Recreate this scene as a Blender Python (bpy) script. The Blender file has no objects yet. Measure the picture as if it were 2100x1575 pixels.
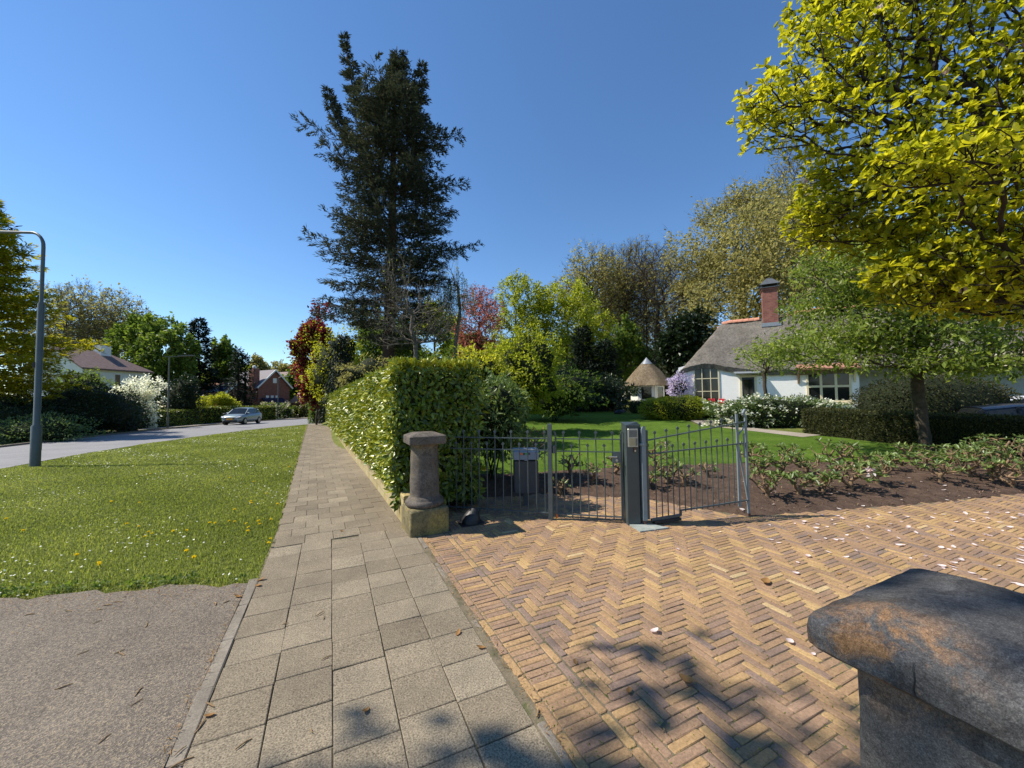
import bpy, math, random
import numpy as np
from mathutils import Vector, Matrix
R_=math.radians
rng=np.random.default_rng(7); random.seed(7)
sc=bpy.context.scene; col=sc.collection
# ------------------------------------------------------------------ camera
F=790.;YAW=R_(-25.2);PIT=R_(2.35);ROLL=-0.012;EYE=1.6
CR=np.array(Matrix.Rotation(YAW,3,'Z')@Matrix.Rotation(math.pi/2+PIT,3,'X')@Matrix.Rotation(ROLL,3,'Z'))
EY=np.array([0,0,EYE])
RT=np.array([math.cos(YAW),math.sin(YAW),0]); FW=np.array([-math.sin(YAW),math.cos(YAW),0]); UP=np.array([0,0,1.])
def ray(x,y): return CR@np.array([(x-1050)/F,-(y-787.5)/F,-1.])
def A(x,y,d): return ray(x,y)*d+EY            # a point seen at (x,y) in the photograph, d metres away
def sst(a,b,x): t=np.clip((x-a)/(b-a),0,1); return t*t*(3-2*t)
def XW(y): return .84-.036*(np.maximum(y,-50)-5.3)
def gz(x,y):
    x=np.asarray(x,float);y=np.asarray(y,float)
    s=-.013*np.clip(y-8,0,52); v=x*FW[0]+y*FW[1]; g=.035*np.clip(v-6.5,0,40)
    w=sst(.15,.9,x-XW(y)); return s*(1-w)+g*w
def G(x,y):
    z=0.
    for i in range(40):
        d=ray(x,y); t=(z-EYE)/d[2]; p=d*t+EY; z=.5*z+.5*float(gz(p[0],p[1]))
    return np.array([p[0],p[1],float(gz(p[0],p[1]))])
def GD(x,d):                                   # ground point under image column x at depth d
    p=A(x,820,d); return np.array([p[0],p[1],float(gz(p[0],p[1]))])
cam=bpy.data.cameras.new('camera'); cam.sensor_width=36; cam.lens=36*F/2100; cam.clip_end=2000; cam.clip_start=.05
co=bpy.data.objects.new('camera',cam); col.objects.link(co); co.location=EY
co.matrix_world=Matrix.Translation(EY)@Matrix(CR.tolist()).to_4x4(); sc.camera=co
# ------------------------------------------------------------------ light
SUN_EL=R_(50); SH=np.array([.885,-.466]); SH/=np.linalg.norm(SH)     # SH: the way shadows fall
w=bpy.data.worlds.new('World'); sc.world=w; w.use_nodes=True; nt=w.node_tree
sky=nt.nodes.new('ShaderNodeTexSky'); sky.sky_type='NISHITA'; sky.sun_disc=False; sky.sun_elevation=SUN_EL
sky.sun_rotation=math.atan2(-SH[0],-SH[1]); sky.air_density=1.0; sky.dust_density=0.0; sky.ozone_density=5
bg=nt.nodes['Background']; hs=nt.nodes.new('ShaderNodeHueSaturation'); hs.inputs['Saturation'].default_value=1.1; nt.links.new(sky.outputs[0],hs.inputs['Color']); nt.links.new(hs.outputs[0],bg.inputs[0]); bg.inputs[1].default_value=.128
L=bpy.data.lights.new('sun','SUN'); L.energy=5.0; L.angle=R_(.5); L.color=(1,.93,.82)
lo=bpy.data.objects.new('sun',L); col.objects.link(lo); lo.location=(-20,10,30)
lo.rotation_euler=Vector((SH[0]*math.cos(SUN_EL),SH[1]*math.cos(SUN_EL),-math.sin(SUN_EL))).to_track_quat('-Z','Y').to_euler()
sc.view_settings.view_transform='Standard'; sc.view_settings.look='None'; sc.view_settings.exposure=.45
sc.cycles.max_bounces=6; sc.cycles.diffuse_bounces=3; sc.cycles.transmission_bounces=4; sc.cycles.glossy_bounces=2
# ------------------------------------------------------------------ materials
def nmat(name):
    m=bpy.data.materials.new(name); m.use_nodes=True; t=m.node_tree; return m,t,t.nodes['Principled BSDF']
def N(t,typ,**k):
    n=t.nodes.new(typ)
    for a,b in k.items(): setattr(n,a,b)
    return n
def ramp(t,fac,stops,interp='LINEAR'):
    r=N(t,'ShaderNodeValToRGB'); r.color_ramp.interpolation=interp; e=r.color_ramp.elements
    while len(e)<len(stops): e.new(.5)
    for i,(p,c) in enumerate(stops): e[i].position=p; e[i].color=(*c,1)
    t.links.new(fac,r.inputs[0]); return r.outputs[0]
def noise(t,scale,detail=3,rough=.55,vec=None,dist=0):
    n=N(t,'ShaderNodeTexNoise'); n.inputs['Scale'].default_value=scale; n.inputs['Detail'].default_value=detail
    n.inputs['Roughness'].default_value=rough; n.inputs['Distortion'].default_value=dist
    if vec is None: vec=N(t,'ShaderNodeTexCoord').outputs['Object']
    t.links.new(vec,n.inputs['Vector']); return n.outputs['Fac']
def mix(t,a,b,f,mode='MIX'):
    m=N(t,'ShaderNodeMix',data_type='RGBA',blend_type=mode)
    for s,v in ((m.inputs[0],f),(m.inputs[6],a),(m.inputs[7],b)):
        if isinstance(v,(int,float)): s.default_value=v
        elif isinstance(v,tuple): s.default_value=(*v,1)
        else: t.links.new(v,s)
    return m.outputs[2]
def bump(t,b,h,s,d=.01):
    n=N(t,'ShaderNodeBump'); n.inputs['Strength'].default_value=s; n.inputs['Distance'].default_value=d
    t.links.new(h,n.inputs['Height']); t.links.new(n.outputs[0],b.inputs['Normal'])
def attr(t): return N(t,'ShaderNodeAttribute',attribute_name='rnd').outputs['Fac']
def leafm(name,cols,trans=.35,rough=.45,spec=.35,tcol=None):
    m,t,b=nmat(name); a=attr(t); k=len(cols)-1
    c=ramp(t,a,[(i/k,x) for i,x in enumerate(cols)]); t.links.new(c,b.inputs['Base Color'])
    b.inputs['Roughness'].default_value=rough; b.inputs['Specular IOR Level'].default_value=spec
    tr=N(t,'ShaderNodeBsdfTranslucent'); tc=mix(t,c,tcol or (1.0,1.0,.35),.55,'MULTIPLY') ; tc=mix(t,tc,(2.,2.,2.),1.,'MULTIPLY')
    t.links.new(tc,tr.inputs[0]); ms=N(t,'ShaderNodeMixShader'); ms.inputs[0].default_value=trans
    t.links.new(b.outputs[0],ms.inputs[1]); t.links.new(tr.outputs[0],ms.inputs[2]); t.links.new(ms.outputs[0],t.nodes['Material Output'].inputs[0]); return m
def rough_m(name,stops,scale=8,rough=.8,bs=.4,bd=.01,detail=5,fine=None,spec=.25):
    m,t,b=nmat(name); n=noise(t,scale,detail,.65); c=ramp(t,n,stops)
    if fine: f=noise(t,fine,3,.7); c=mix(t,c,ramp(t,f,[(.3,(.55,.55,.55)),(.7,(1.3,1.3,1.3))]),.8,'MULTIPLY')
    t.links.new(c,b.inputs['Base Color']); b.inputs['Roughness'].default_value=rough; b.inputs['Specular IOR Level'].default_value=spec
    bump(t,b,f if fine else n,bs,bd); return m
def plain(name,c,rough=.5,metal=0,var=.12,scale=6,spec=.5):
    m,t,b=nmat(name); n=noise(t,scale,4,.6)
    cc=ramp(t,n,[(.3,tuple(x*(1-var) for x in c)),(.7,tuple(min(1,x*(1+var)) for x in c))]); t.links.new(cc,b.inputs['Base Color'])
    b.inputs['Roughness'].default_value=rough; b.inputs['Metallic'].default_value=metal; b.inputs['Specular IOR Level'].default_value=spec; return m
M={}
# foliage
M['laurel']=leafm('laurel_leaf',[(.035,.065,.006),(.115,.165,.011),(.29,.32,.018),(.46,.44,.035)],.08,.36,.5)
M['magnolia']=leafm('magnolia_leaf',[(.17,.19,.012),(.30,.305,.018),(.43,.41,.03)],.55,.42,.35,(1.08,1.0,.16))
M['cherry']=leafm('cherry_leaf',[(.09,.125,.02),(.17,.225,.034),(.26,.31,.06)],.45,.45,.35)
M['fir']=leafm('fir_needle',[(.024,.034,.028),(.046,.058,.046),(.09,.094,.066)],.12,.6,.2)
M['spruce']=leafm('spruce_needle',[(.008,.016,.010),(.015,.028,.018),(.03,.045,.028)],.08,.6,.2)
M['larch']=leafm('larch_needle',[(.15,.155,.008),(.25,.235,.012),(.34,.30,.02)],.5,.6,.2)
M['olive']=leafm('oak_young_leaf',[(.16,.15,.05),(.25,.225,.08),(.34,.30,.12)],.45,.6,.2,(1,1,.6))
M['bright']=leafm('bright_spring_leaf',[(.14,.16,.014),(.25,.28,.024),(.36,.38,.05)],.5,.5,.25)
M['mid']=leafm('mid_green_leaf',[(.05,.085,.014),(.10,.15,.024),(.17,.22,.038)],.4,.5,.25)
M['dark']=leafm('dark_evergreen_leaf',[(.008,.018,.006),(.018,.034,.010),(.04,.06,.02)],.15,.4,.4)
M['copper']=leafm('copper_leaf',[(.06,.008,.014),(.13,.02,.024),(.22,.05,.04)],.4,.5,.25,(1,.3,.3))
M['redbud']=leafm('pink_red_leaf',[(.20,.075,.06),(.33,.13,.10),(.38,.20,.13)],.45,.5,.25,(1,.55,.5))
M['yellow']=leafm('yellow_green_leaf',[(.18,.20,.014),(.32,.33,.024),(.45,.42,.06)],.45,.5,.25)
M['white']=leafm('white_blossom',[(.55,.55,.42),(.75,.75,.62),(.85,.85,.75)],.35,.6,.2,(1,1,.9))
M['cream']=leafm('pale_bud',[(.35,.30,.22),(.5,.45,.33),(.6,.55,.42)],.3,.6,.2,(1,1,.8))
M['wisteria']=leafm('wisteria_flower',[(.42,.37,.50),(.56,.50,.62),(.68,.64,.70)],.35,.6,.2,(1,.9,1))
M['box']=leafm('box_leaf',[(.028,.032,.008),(.055,.058,.014),(.09,.09,.022)],.2,.5,.3)
M['rhodo']=leafm('rhododendron_leaf',[(.07,.11,.034),(.14,.20,.055),(.24,.30,.09)],.25,.38,.4)
M['grass']=leafm('grass_blade',[(.11,.135,.024),(.18,.215,.042),(.29,.30,.085)],.45,.55,.25)
M['lawn_blade']=leafm('lawn_blade',[(.06,.115,.012),(.10,.175,.018),(.15,.22,.03)],.45,.55,.25)
M['petal']=leafm('pink_white_petal',[(.62,.42,.44),(.72,.60,.58),(.75,.70,.66)],.3,.5,.3,(1,.9,.9))
M['dry']=leafm('dry_brown_leaf',[(.22,.10,.03),(.33,.19,.07),(.42,.30,.14)],.15,.7,.2,(1,.8,.5))
M['dandelion']=leafm('dandelion_yellow',[(.80,.60,.008),(.85,.72,.03)],.2,.6,.2,(1,.9,.2))
# bark
M['bark']=rough_m('brown_bark',[(.3,(.035,.026,.018)),(.7,(.10,.078,.055))],9,.9,.8,.02,6)
M['bark_grey']=rough_m('grey_bark',[(.3,(.07,.06,.048)),(.7,(.19,.165,.13))],9,.9,.8,.02,6)
M['bark_dark']=rough_m('dark_bark',[(.3,(.016,.012,.009)),(.7,(.05,.037,.027))],9,.9,.8,.02,6)
M['bark_red']=rough_m('reddish_bark',[(.3,(.03,.017,.011)),(.7,(.085,.046,.03))],7,.9,.8,.03,6)
M['wood_cut']=rough_m('pruned_branch_bark',[(.3,(.10,.065,.035)),(.7,(.30,.20,.12))],18,.9,.6,.01,5)
M['twig']=plain('dry_twig',(.26,.16,.07),.8,0,.5,30)
# ground
def ground_mat(name,c1,c2,c3,fine=60):
    m,t,b=nmat(name); n1=noise(t,.55,4,.6); n2=noise(t,5,4,.7); n3=noise(t,fine,2,.7)
    c=ramp(t,n2,[(.25,c1),(.5,c2),(.75,c3)]); c=mix(t,c,ramp(t,n1,[(.3,(.72,.76,.7)),(.7,(1.3,1.22,1.3))]),.8,'MULTIPLY')
    c=mix(t,c,ramp(t,n3,[(.25,(.45,.45,.4)),(.75,(1.5,1.5,1.5))]),.8,'MULTIPLY'); t.links.new(c,b.inputs['Base Color'])
    b.inputs['Roughness'].default_value=.9; b.inputs['Specular IOR Level'].default_value=.1; bump(t,b,n3,.8,.03); return m
M['ground']=ground_mat('grass_ground',(.10,.12,.028),(.145,.17,.04),(.21,.215,.07))
M['lawn']=ground_mat('lawn_ground',(.06,.12,.014),(.09,.16,.018),(.13,.19,.028),90)
def paving_mat(name,stops,fine,joint=None,speck=.5,bs=.35):
    m,t,b=nmat(name); a=attr(t); c=ramp(t,a,stops)
    n1=noise(t,2.2,5,.6); n2=noise(t,fine,2,.8); n3=noise(t,22,4,.7)
    c=mix(t,c,ramp(t,n1,[(.3,(.78,.78,.77)),(.7,(1.18,1.17,1.13))]),.9,'MULTIPLY')
    c=mix(t,c,ramp(t,n3,[(.3,(.85,.84,.82)),(.7,(1.12,1.12,1.1))]),.9,'MULTIPLY')
    c=mix(t,c,ramp(t,n2,[(.3,(1-speck,1-speck,1-speck)),(.5,(1,1,1)),(.72,(1+speck,1+speck*.97,1+speck*.85))]),.9,'MULTIPLY')
    t.links.new(c,b.inputs['Base Color']); b.inputs['Roughness'].default_value=.85; b.inputs['Specular IOR Level'].default_value=.25
    bump(t,b,n2,bs,.004); return m
M['tile']=paving_mat('concrete_tile',[(0,(.165,.135,.096)),(.5,(.212,.175,.126)),(1,(.255,.214,.156))],110,speck=.75)
M['brick']=paving_mat('clay_paver',[(0,(.215,.155,.128)),(.2,(.258,.171,.12)),(.42,(.298,.191,.117)),(.62,(.335,.213,.114)),(.82,(.39,.256,.12)),(.96,(.43,.29,.138)),(1,(.48,.355,.195))],70,speck=.3)
m,t,b=nmat('asphalt'); n1=noise(t,1.3,4,.6); vo=N(t,'ShaderNodeTexVoronoi'); vo.inputs['Scale'].default_value=150; t.links.new(N(t,'ShaderNodeTexCoord').outputs['Object'],vo.inputs['Vector'])
n2=noise(t,120,3,.8); c=ramp(t,n1,[(.3,(.135,.112,.088)),(.7,(.195,.164,.13))]); c=mix(t,c,ramp(t,vo.outputs['Color'],[(.2,(.5,.49,.48)),(.55,(1,1,1)),(.85,(1.8,1.7,1.4))]),.85,'MULTIPLY')
c=mix(t,c,ramp(t,n2,[(.35,(.6,.6,.6)),(.65,(1.3,1.3,1.3))]),.8,'MULTIPLY'); t.links.new(c,b.inputs['Base Color']); b.inputs['Roughness'].default_value=.85; b.inputs['Specular IOR Level'].default_value=.3
bump(t,b,vo.outputs['Distance'],.7,.005); M['asphalt']=m
M['road']=rough_m('road_asphalt',[(.3,(.21,.205,.205)),(.7,(.27,.262,.258))],.7,.8,.2,.004,4,70)
M['kerb']=rough_m('kerb_concrete',[(.3,(.17,.145,.112)),(.7,(.27,.232,.18))],6,.85,.3,.004,5,120)
M['sand']=rough_m('joint_sand',[(.28,(.075,.09,.03)),(.45,(.15,.125,.08)),(.7,(.22,.175,.115))],9,.95,.4,.004,6,140)
M['farpath']=rough_m('far_pavement',[(.3,(.28,.24,.19)),(.7,(.38,.33,.26))],2,.9,.2,.004,4,30)
M['soil']=rough_m('bed_soil',[(.3,(.07,.043,.029)),(.7,(.165,.107,.075))],7,.95,.9,.03,6,90)
M['chip']=leafm('bark_chip',[(.05,.028,.018),(.14,.08,.05),(.30,.21,.14)],.02,.8,.2)
# stone and walls
def stone_mat(name,c1,c2,rust,yellow,fine=80,spot=None):
    m,t,b=nmat(name); n1=noise(t,5,6,.7); n2=noise(t,fine,3,.8); n3=noise(t,11 if spot else 3.1,5,.7,dist=.6)
    c=ramp(t,n1,[(.3,c1),(.7,c2)])
    rf=None
    if spot:
        vm=N(t,'ShaderNodeVectorMath',operation='DISTANCE'); t.links.new(N(t,'ShaderNodeTexCoord').outputs['Object'],vm.inputs[0]); vm.inputs[1].default_value=spot; rf=ramp(t,vm.outputs['Value'],[(.04,(1,1,1)),(.155,(0,0,0))])
    rr=ramp(t,n3,[(.62-.18*(rust>.5),(0,0,0)),(.76-.18*(rust>.5),(rust,)*3)])
    if rf is not None: rr=mix(t,rr,rf,1.,'MULTIPLY')
    c=mix(t,c,(.40,.19,.055),rr)
    n4=noise(t,2.3,5,.7); c=mix(t,c,(.34,.25,.06),ramp(t,n4,[(.5,(0,0,0)),(.68,(yellow,)*3)]))
    c=mix(t,c,ramp(t,n2,[(.3,(.55,.55,.57)),(.52,(1,1,1)),(.75,(1.5,1.5,1.45))]),.9,'MULTIPLY')
    n5=noise(t,fine*3.2,2,.8); c=mix(t,c,ramp(t,n5,[(.32,(.45,.45,.46)),(.5,(1,1,1)),(.68,(1.7,1.7,1.65))]),.8,'MULTIPLY')
    n6=noise(t,14,4,.75,dist=1.2); c=mix(t,c,ramp(t,n6,[(.36,(.45,.45,.46)),(.5,(1,1,1))]),.7,'MULTIPLY')
    t.links.new(c,b.inputs['Base Color']); b.inputs['Roughness'].default_value=.85; b.inputs['Specular IOR Level'].default_value=.2; bump(t,b,mix(t,n1,n2,.35),.5,.012); return m
M['stone']=stone_mat('weathered_bluestone',(.075,.062,.052),(.17,.145,.12),.35,.3)
M['stone_near']=stone_mat('weathered_bluestone_rusty',(.052,.050,.047),(.145,.138,.13),.6,0,140,(-.225,.13,1.165))
M['plinth']=stone_mat('lichen_stone',(.13,.105,.055),(.24,.20,.10),.2,.85)
def brickm(name,c1,c2,mo,scale,bw=.5,bh=.25,rough=.85,lo=.7,hi=1.25):
    m,t,b=nmat(name); tc=N(t,'ShaderNodeTexCoord'); mp=N(t,'ShaderNodeMapping'); mp.inputs['Rotation'].default_value=(R_(90),0,0)
    sep=N(t,'ShaderNodeSeparateXYZ'); t.links.new(tc.outputs['Object'],sep.inputs[0]); cb=N(t,'ShaderNodeCombineXYZ'); ad=N(t,'ShaderNodeMath',operation='ADD')
    t.links.new(sep.outputs[0],ad.inputs[0]); t.links.new(sep.outputs[1],ad.inputs[1]); t.links.new(ad.outputs[0],cb.inputs[0]); t.links.new(sep.outputs[2],cb.inputs[1])
    br=N(t,'ShaderNodeTexBrick'); br.inputs['Scale'].default_value=scale; br.inputs['Color1'].default_value=(*c1,1); br.inputs['Color2'].default_value=(*c2,1); br.inputs['Mortar'].default_value=(*mo,1)
    br.inputs['Mortar Size'].default_value=.012; br.inputs['Brick Width'].default_value=bw; br.inputs['Row Height'].default_value=bh; t.links.new(cb.outputs[0],br.inputs['Vector'])
    c=mix(t,br.outputs['Color'],ramp(t,noise(t,3,5,.7),[(.3,(lo,lo,lo)),(.7,(hi,hi,hi))]),.8,'MULTIPLY'); t.links.new(c,b.inputs['Base Color']); b.inputs['Roughness'].default_value=rough
    bump(t,b,br.outputs['Fac'],-.4,.01); return m
M['wallbrick']=brickm('yellow_lichen_brick',(.36,.27,.10),(.44,.36,.19),(.26,.21,.12),2.3)
M['redbrick']=brickm('red_brick',(.20,.065,.045),(.27,.10,.07),(.2,.16,.13),2.2)
M['whitebrick']=brickm('white_painted_brick',(.87,.86,.83),(.85,.84,.81),(.78,.77,.74),2.2,lo=.95,hi=1.03)
M['whitewall']=plain('white_render',(.72,.72,.68),.9,0,.06,2)
M['greywall']=plain('shaded_wall_grey',(.30,.33,.36),.8,0,.1,4)  # recessed cottage wall, its shade put into the grey colour
M['cream_paint']=plain('cream_paint',(.66,.58,.38),.5,0,.05)
M['white_paint']=plain('white_paint',(.75,.75,.73),.5,0,.05)
M['dark_paint']=plain('dark_blue_paint',(.02,.025,.04),.4)
M['thatch']=None
m,t,b=nmat('thatch'); tc=N(t,'ShaderNodeTexCoord'); mp=N(t,'ShaderNodeMapping'); mp.inputs['Scale'].default_value=(1,1,.35); t.links.new(tc.outputs['Object'],mp.inputs[0])
n1=noise(t,1.1,5,.7,mp.outputs[0]); n2=noise(t,9,6,.85,mp.outputs[0]); c=ramp(t,n1,[(.3,(.15,.135,.115)),(.7,(.27,.245,.21))]); c=mix(t,c,ramp(t,n2,[(.33,(.4,.4,.4)),(.67,(1.5,1.47,1.42))]),.9,'MULTIPLY')
t.links.new(c,b.inputs['Base Color']); b.inputs['Roughness'].default_value=.95; b.inputs['Specular IOR Level'].default_value=.1; bump(t,b,n2,1.,.12); M['thatch']=m
m2=m.copy(); m2.name='thatch_tan'; M['thatch_tan']=m2
for n in m2.node_tree.nodes:
    if n.type=='VALTORGB' and abs(n.color_ramp.elements[0].color[0]-.15)<.01:
        n.color_ramp.elements[0].color=(.15,.115,.075,1); n.color_ramp.elements[1].color=(.30,.24,.16,1)
def tilem(name,c1,c2,sc_=3.5):
    m,t,b=nmat(name); tc=N(t,'ShaderNodeTexCoord'); wv=N(t,'ShaderNodeTexWave',wave_type='BANDS',bands_direction='Z'); wv.inputs['Scale'].default_value=sc_; wv.inputs['Distortion'].default_value=.6; wv.inputs['Detail'].default_value=2
    t.links.new(tc.outputs['Object'],wv.inputs['Vector']); wx=N(t,'ShaderNodeTexWave',wave_type='BANDS',bands_direction='X'); wx.inputs['Scale'].default_value=sc_*.5; t.links.new(tc.outputs['Object'],wx.inputs['Vector'])
    n=noise(t,4,4,.7); c=ramp(t,n,[(.3,c1),(.7,c2)]); c=mix(t,c,ramp(t,wv.outputs['Fac'],[(0,(.55,.55,.55)),(.5,(1.1,1.1,1.1))]),.7,'MULTIPLY'); c=mix(t,c,ramp(t,wx.outputs['Fac'],[(0,(.7,.7,.7)),(.5,(1.1,1.1,1.1))]),.5,'MULTIPLY')
    t.links.new(c,b.inputs['Base Color']); b.inputs['Roughness'].default_value=.7; bump(t,b,wv.outputs['Fac'],.5,.03); return m
M['tile_brown']=tilem('brown_roof_tile',(.13,.075,.06),(.22,.14,.115)); M['tile_orange']=tilem('orange_roof_tile',(.30,.13,.08),(.42,.21,.14)); M['tile_grey']=tilem('grey_roof_tile',(.13,.115,.125),(.22,.20,.215))
M['ridge']=plain('terracotta_ridge',(.55,.24,.15),.7,0,.2,5)
m,t,b=nmat('window_glass'); b.inputs['Base Color'].default_value=(.012,.014,.014,1); b.inputs['Roughness'].default_value=.06; b.inputs['Specular IOR Level'].default_value=.5; bump(t,b,noise(t,1.5,2),.03,.05); M['glass']=m
M['solar']=plain('solar_panel',(.02,.03,.06),.2,0,.2,3); M['zinc']=plain('zinc',(.28,.30,.32),.45,.3,.1)
M['lead']=plain('lead_cap',(.09,.095,.10),.5,0,.2)
M['fence']=plain('grey_green_fence_paint',(.065,.082,.085),.42,0,.15,12); M['post']=plain('dark_grey_post_paint',(.05,.065,.066),.4,0,.12,7)
M['lightpost']=plain('light_grey_post_paint',(.18,.22,.23),.45,0,.12,9); M['rusty']=plain('rusty_metal',(.13,.07,.045),.8,.2,.4,25)
M['steel']=plain('brushed_steel',(.42,.41,.37),.35,.7,.1,40); M['grille']=plain('speaker_grille',(.16,.16,.16),.4,.4,.2,60); M['nameplate']=plain('nameplate_ivory',(.38,.32,.18),.5,0,.08,20)
M['plate']=rough_m('painted_plate',[(.35,(.24,.27,.24)),(.6,(.33,.36,.34)),(.7,(.40,.36,.24))],7,.6,.2,.003)
M['lid']=plain('light_grey_plastic',(.25,.27,.30),.5,0,.08); M['boxbody']=plain('dark_grey_plastic',(.06,.064,.07),.55,0,.12); M['black']=plain('black_plastic',(.012,.013,.016),.5,0,.3)
M['orange']=plain('orange_sticker',(.75,.17,.02),.5); M['green']=plain('green_sticker',(.06,.40,.10),.5); M['red_paint']=plain('red_paint',(.45,.02,.03),.4)
M['lamp']=plain('lamp_grey_green',(.085,.10,.093),.5,0,.1,4); M['lamp_dull']=plain('lamp_olive_grey',(.13,.13,.10),.6,0,.2,4)
M['silver']=plain('car_silver_blue',(.24,.30,.32),.28,.35,.04,2); M['navy']=plain('car_dark_blue',(.012,.018,.03),.2,.2,.1); M['carwhite']=plain('car_white',(.75,.76,.78),.25)
M['tyre']=plain('tyre_rubber',(.014,.014,.014),.8); M['rim']=plain('alloy_rim',(.3,.31,.32),.35,.6); M['headlight']=plain('headlight_lens',(.6,.63,.66),.15); M['taillight']=plain('tail_light_lens',(.6,.02,.02),.2); M['numplate']=plain('orange_number_plate',(.75,.33,.02),.5)
M['timber']=plain('timber_brown',(.17,.11,.06),.7,0,.25,8); M['stem_pale']=M['bark_grey']
# ------------------------------------------------------------------ mesh helpers
class MB:
    def __init__(s): s.V=[];s.F=[];s.C=[];s.MI=[];s.n=0
    def add(s,v,f,c=None,mi=0):
        v=np.asarray(v,float).reshape(-1,3); f=np.asarray(f,int)
        s.V.append(v); s.F.append(f+s.n); s.n+=len(v)
        k=len(f); s.C.append(np.full(k,.5) if c is None else np.broadcast_to(np.asarray(c,float),(k,))); s.MI.append(np.full(k,mi)); return s
    def poly(s,v,mi=0): return s.add(v,[list(range(len(v)))],mi=mi)
    def box(s,x0,x1,y0,y1,z0,z1,mi=0,c=None):
        v=[(x,y,z) for z in (z0,z1) for y in (y0,y1) for x in (x0,x1)]
        return s.add(v,[(0,2,3,1),(4,5,7,6),(0,1,5,4),(2,6,7,3),(0,4,6,2),(1,3,7,5)],c,mi)
    def bbox(s,x0,x1,y0,y1,z0,z1,b=.01,mi=0):       # box with chamfered vertical and top edges
        def ring(i,z): return [(x0+i,y0+b,z),(x0+b,y0+i,z),(x1-b,y0+i,z),(x1-i,y0+b,z),(x1-i,y1-b,z),(x1-b,y1-i,z),(x0+b,y1-i,z),(x0+i,y1-b,z)]
        v=ring(0,z0)+ring(0,z1-b)+ring(b*.9,z1); f=[[k*8+i,k*8+(i+1)%8,(k+1)*8+(i+1)%8,(k+1)*8+i] for k in (0,1) for i in range(8)]
        s.add(v,f,mi=mi); s.add(v[16:],[list(range(8))],mi=mi); s.add(v[:8],[list(range(7,-1,-1))],mi=mi); return s
    def bar(s,a,b,w,h=None,mi=0,upv=(0,0,1)):
        a=np.asarray(a,float);b=np.asarray(b,float);h=h or w; d=b-a; d/=np.linalg.norm(d); u=np.asarray(upv,float)
        if abs(d@u)>.95: u=np.array([FW[0],FW[1],0]) if abs(d[2])>.5 else np.array([0,1.,0])
        x=np.cross(d,u); x/=np.linalg.norm(x); y=np.cross(x,d)
        v=[p+x*i*w/2+y*j*h/2 for p in (a,b) for j in (-1,1) for i in (-1,1)]
        return s.add(v,[(0,2,3,1),(4,5,7,6),(0,1,5,4),(2,6,7,3),(0,4,6,2),(1,3,7,5)],mi=mi)
    def tube(s,pts,rad,k=8,mi=0,cap=True,c=None):
        pts=np.asarray(pts,float); rad=np.broadcast_to(np.asarray(rad,float),(len(pts),)); n=len(pts)
        t=np.gradient(pts,axis=0); t/=np.linalg.norm(t,axis=1)[:,None]; ref=np.array([1,0,0.]) if abs(t[0][2])>.7 else UP
        a=np.linspace(0,2*math.pi,k,endpoint=False); V=[]
        for i in range(n):
            x=np.cross(t[i],ref); x/=np.linalg.norm(x); y=np.cross(t[i],x); V.append(pts[i]+rad[i]*(np.cos(a)[:,None]*x+np.sin(a)[:,None]*y))
        f=[[i*k+j,i*k+(j+1)%k,(i+1)*k+(j+1)%k,(i+1)*k+j] for i in range(n-1) for j in range(k)]
        V=np.concatenate(V); s.add(V,f,mi=mi,c=c)
        if cap: s.add(V[-k:],[list(range(k))],mi=mi); s.add(V[:k],[list(range(k-1,-1,-1))],mi=mi)
        return s
    def lathe(s,prof,k=24,c=(0,0),mi=0):
        a=np.linspace(0,2*math.pi,k,endpoint=False); V=np.array([(c[0]+r*math.cos(q),c[1]+r*math.sin(q),z) for r,z in prof for q in a]); n=len(prof)
        s.add(V,[[i*k+j,i*k+(j+1)%k,(i+1)*k+(j+1)%k,(i+1)*k+j] for i in range(n-1) for j in range(k)],mi=mi); s.add(V[-k:],[list(range(k))],mi=mi); s.add(V[:k],[list(range(k-1,-1,-1))],mi=mi); return s
    def build(s,name,mats,parent=None,world=True,smooth=False,sharp=0):
        me=bpy.data.meshes.new(name); V=np.concatenate(s.V)
        q=parent
        while q is not None and world: V=V-np.array(q.location); q=q.parent
        li=[];lt=[]
        for f in s.F: li.append(f.ravel()); lt.append(np.full(len(f),f.shape[1]))
        li=np.concatenate(li);lt=np.concatenate(lt); ls=np.concatenate([[0],np.cumsum(lt)[:-1]])
        me.vertices.add(len(V)); me.vertices.foreach_set('co',V.ravel().astype(np.float32)); me.loops.add(len(li)); me.loops.foreach_set('vertex_index',li.astype(np.int32))
        me.polygons.add(len(lt)); me.polygons.foreach_set('loop_start',ls.astype(np.int32)); me.polygons.foreach_set('loop_total',lt.astype(np.int32))
        me.polygons.foreach_set('material_index',np.concatenate(s.MI).astype(np.int32))
        me.polygons.foreach_set('use_smooth',np.full(len(lt),bool(smooth)))
        at=me.attributes.new('rnd','FLOAT','FACE'); at.data.foreach_set('value',np.concatenate(s.C).astype(np.float32))
        for m in (mats if isinstance(mats,(list,tuple)) else [mats]): me.materials.append(M[m] if isinstance(m,str) else m)
        me.update(calc_edges=True); me.validate()
        if sharp: me.set_sharp_from_angle(angle=R_(sharp))
        o=bpy.data.objects.new(name,me); col.objects.link(o)
        if parent is not None: o.parent=parent
        return o
def tag(o,label=None,cat=None,group=None,kind=None):
    for k,v in (('label',label),('category',cat),('group',group),('kind',kind)):
        if v: o[k]=v
    return o
def thing(name,label,cat,loc,rz=0,group=None):
    o=bpy.data.objects.new(name,None); col.objects.link(o); o.empty_display_size=.1; o.location=[float(q) for q in loc]; o.rotation_euler=(0,0,rz); return tag(o,label,cat,group)
def struct(o): o['kind']='structure'; return o
def stuff(o): o['kind']='stuff'; return o
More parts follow.
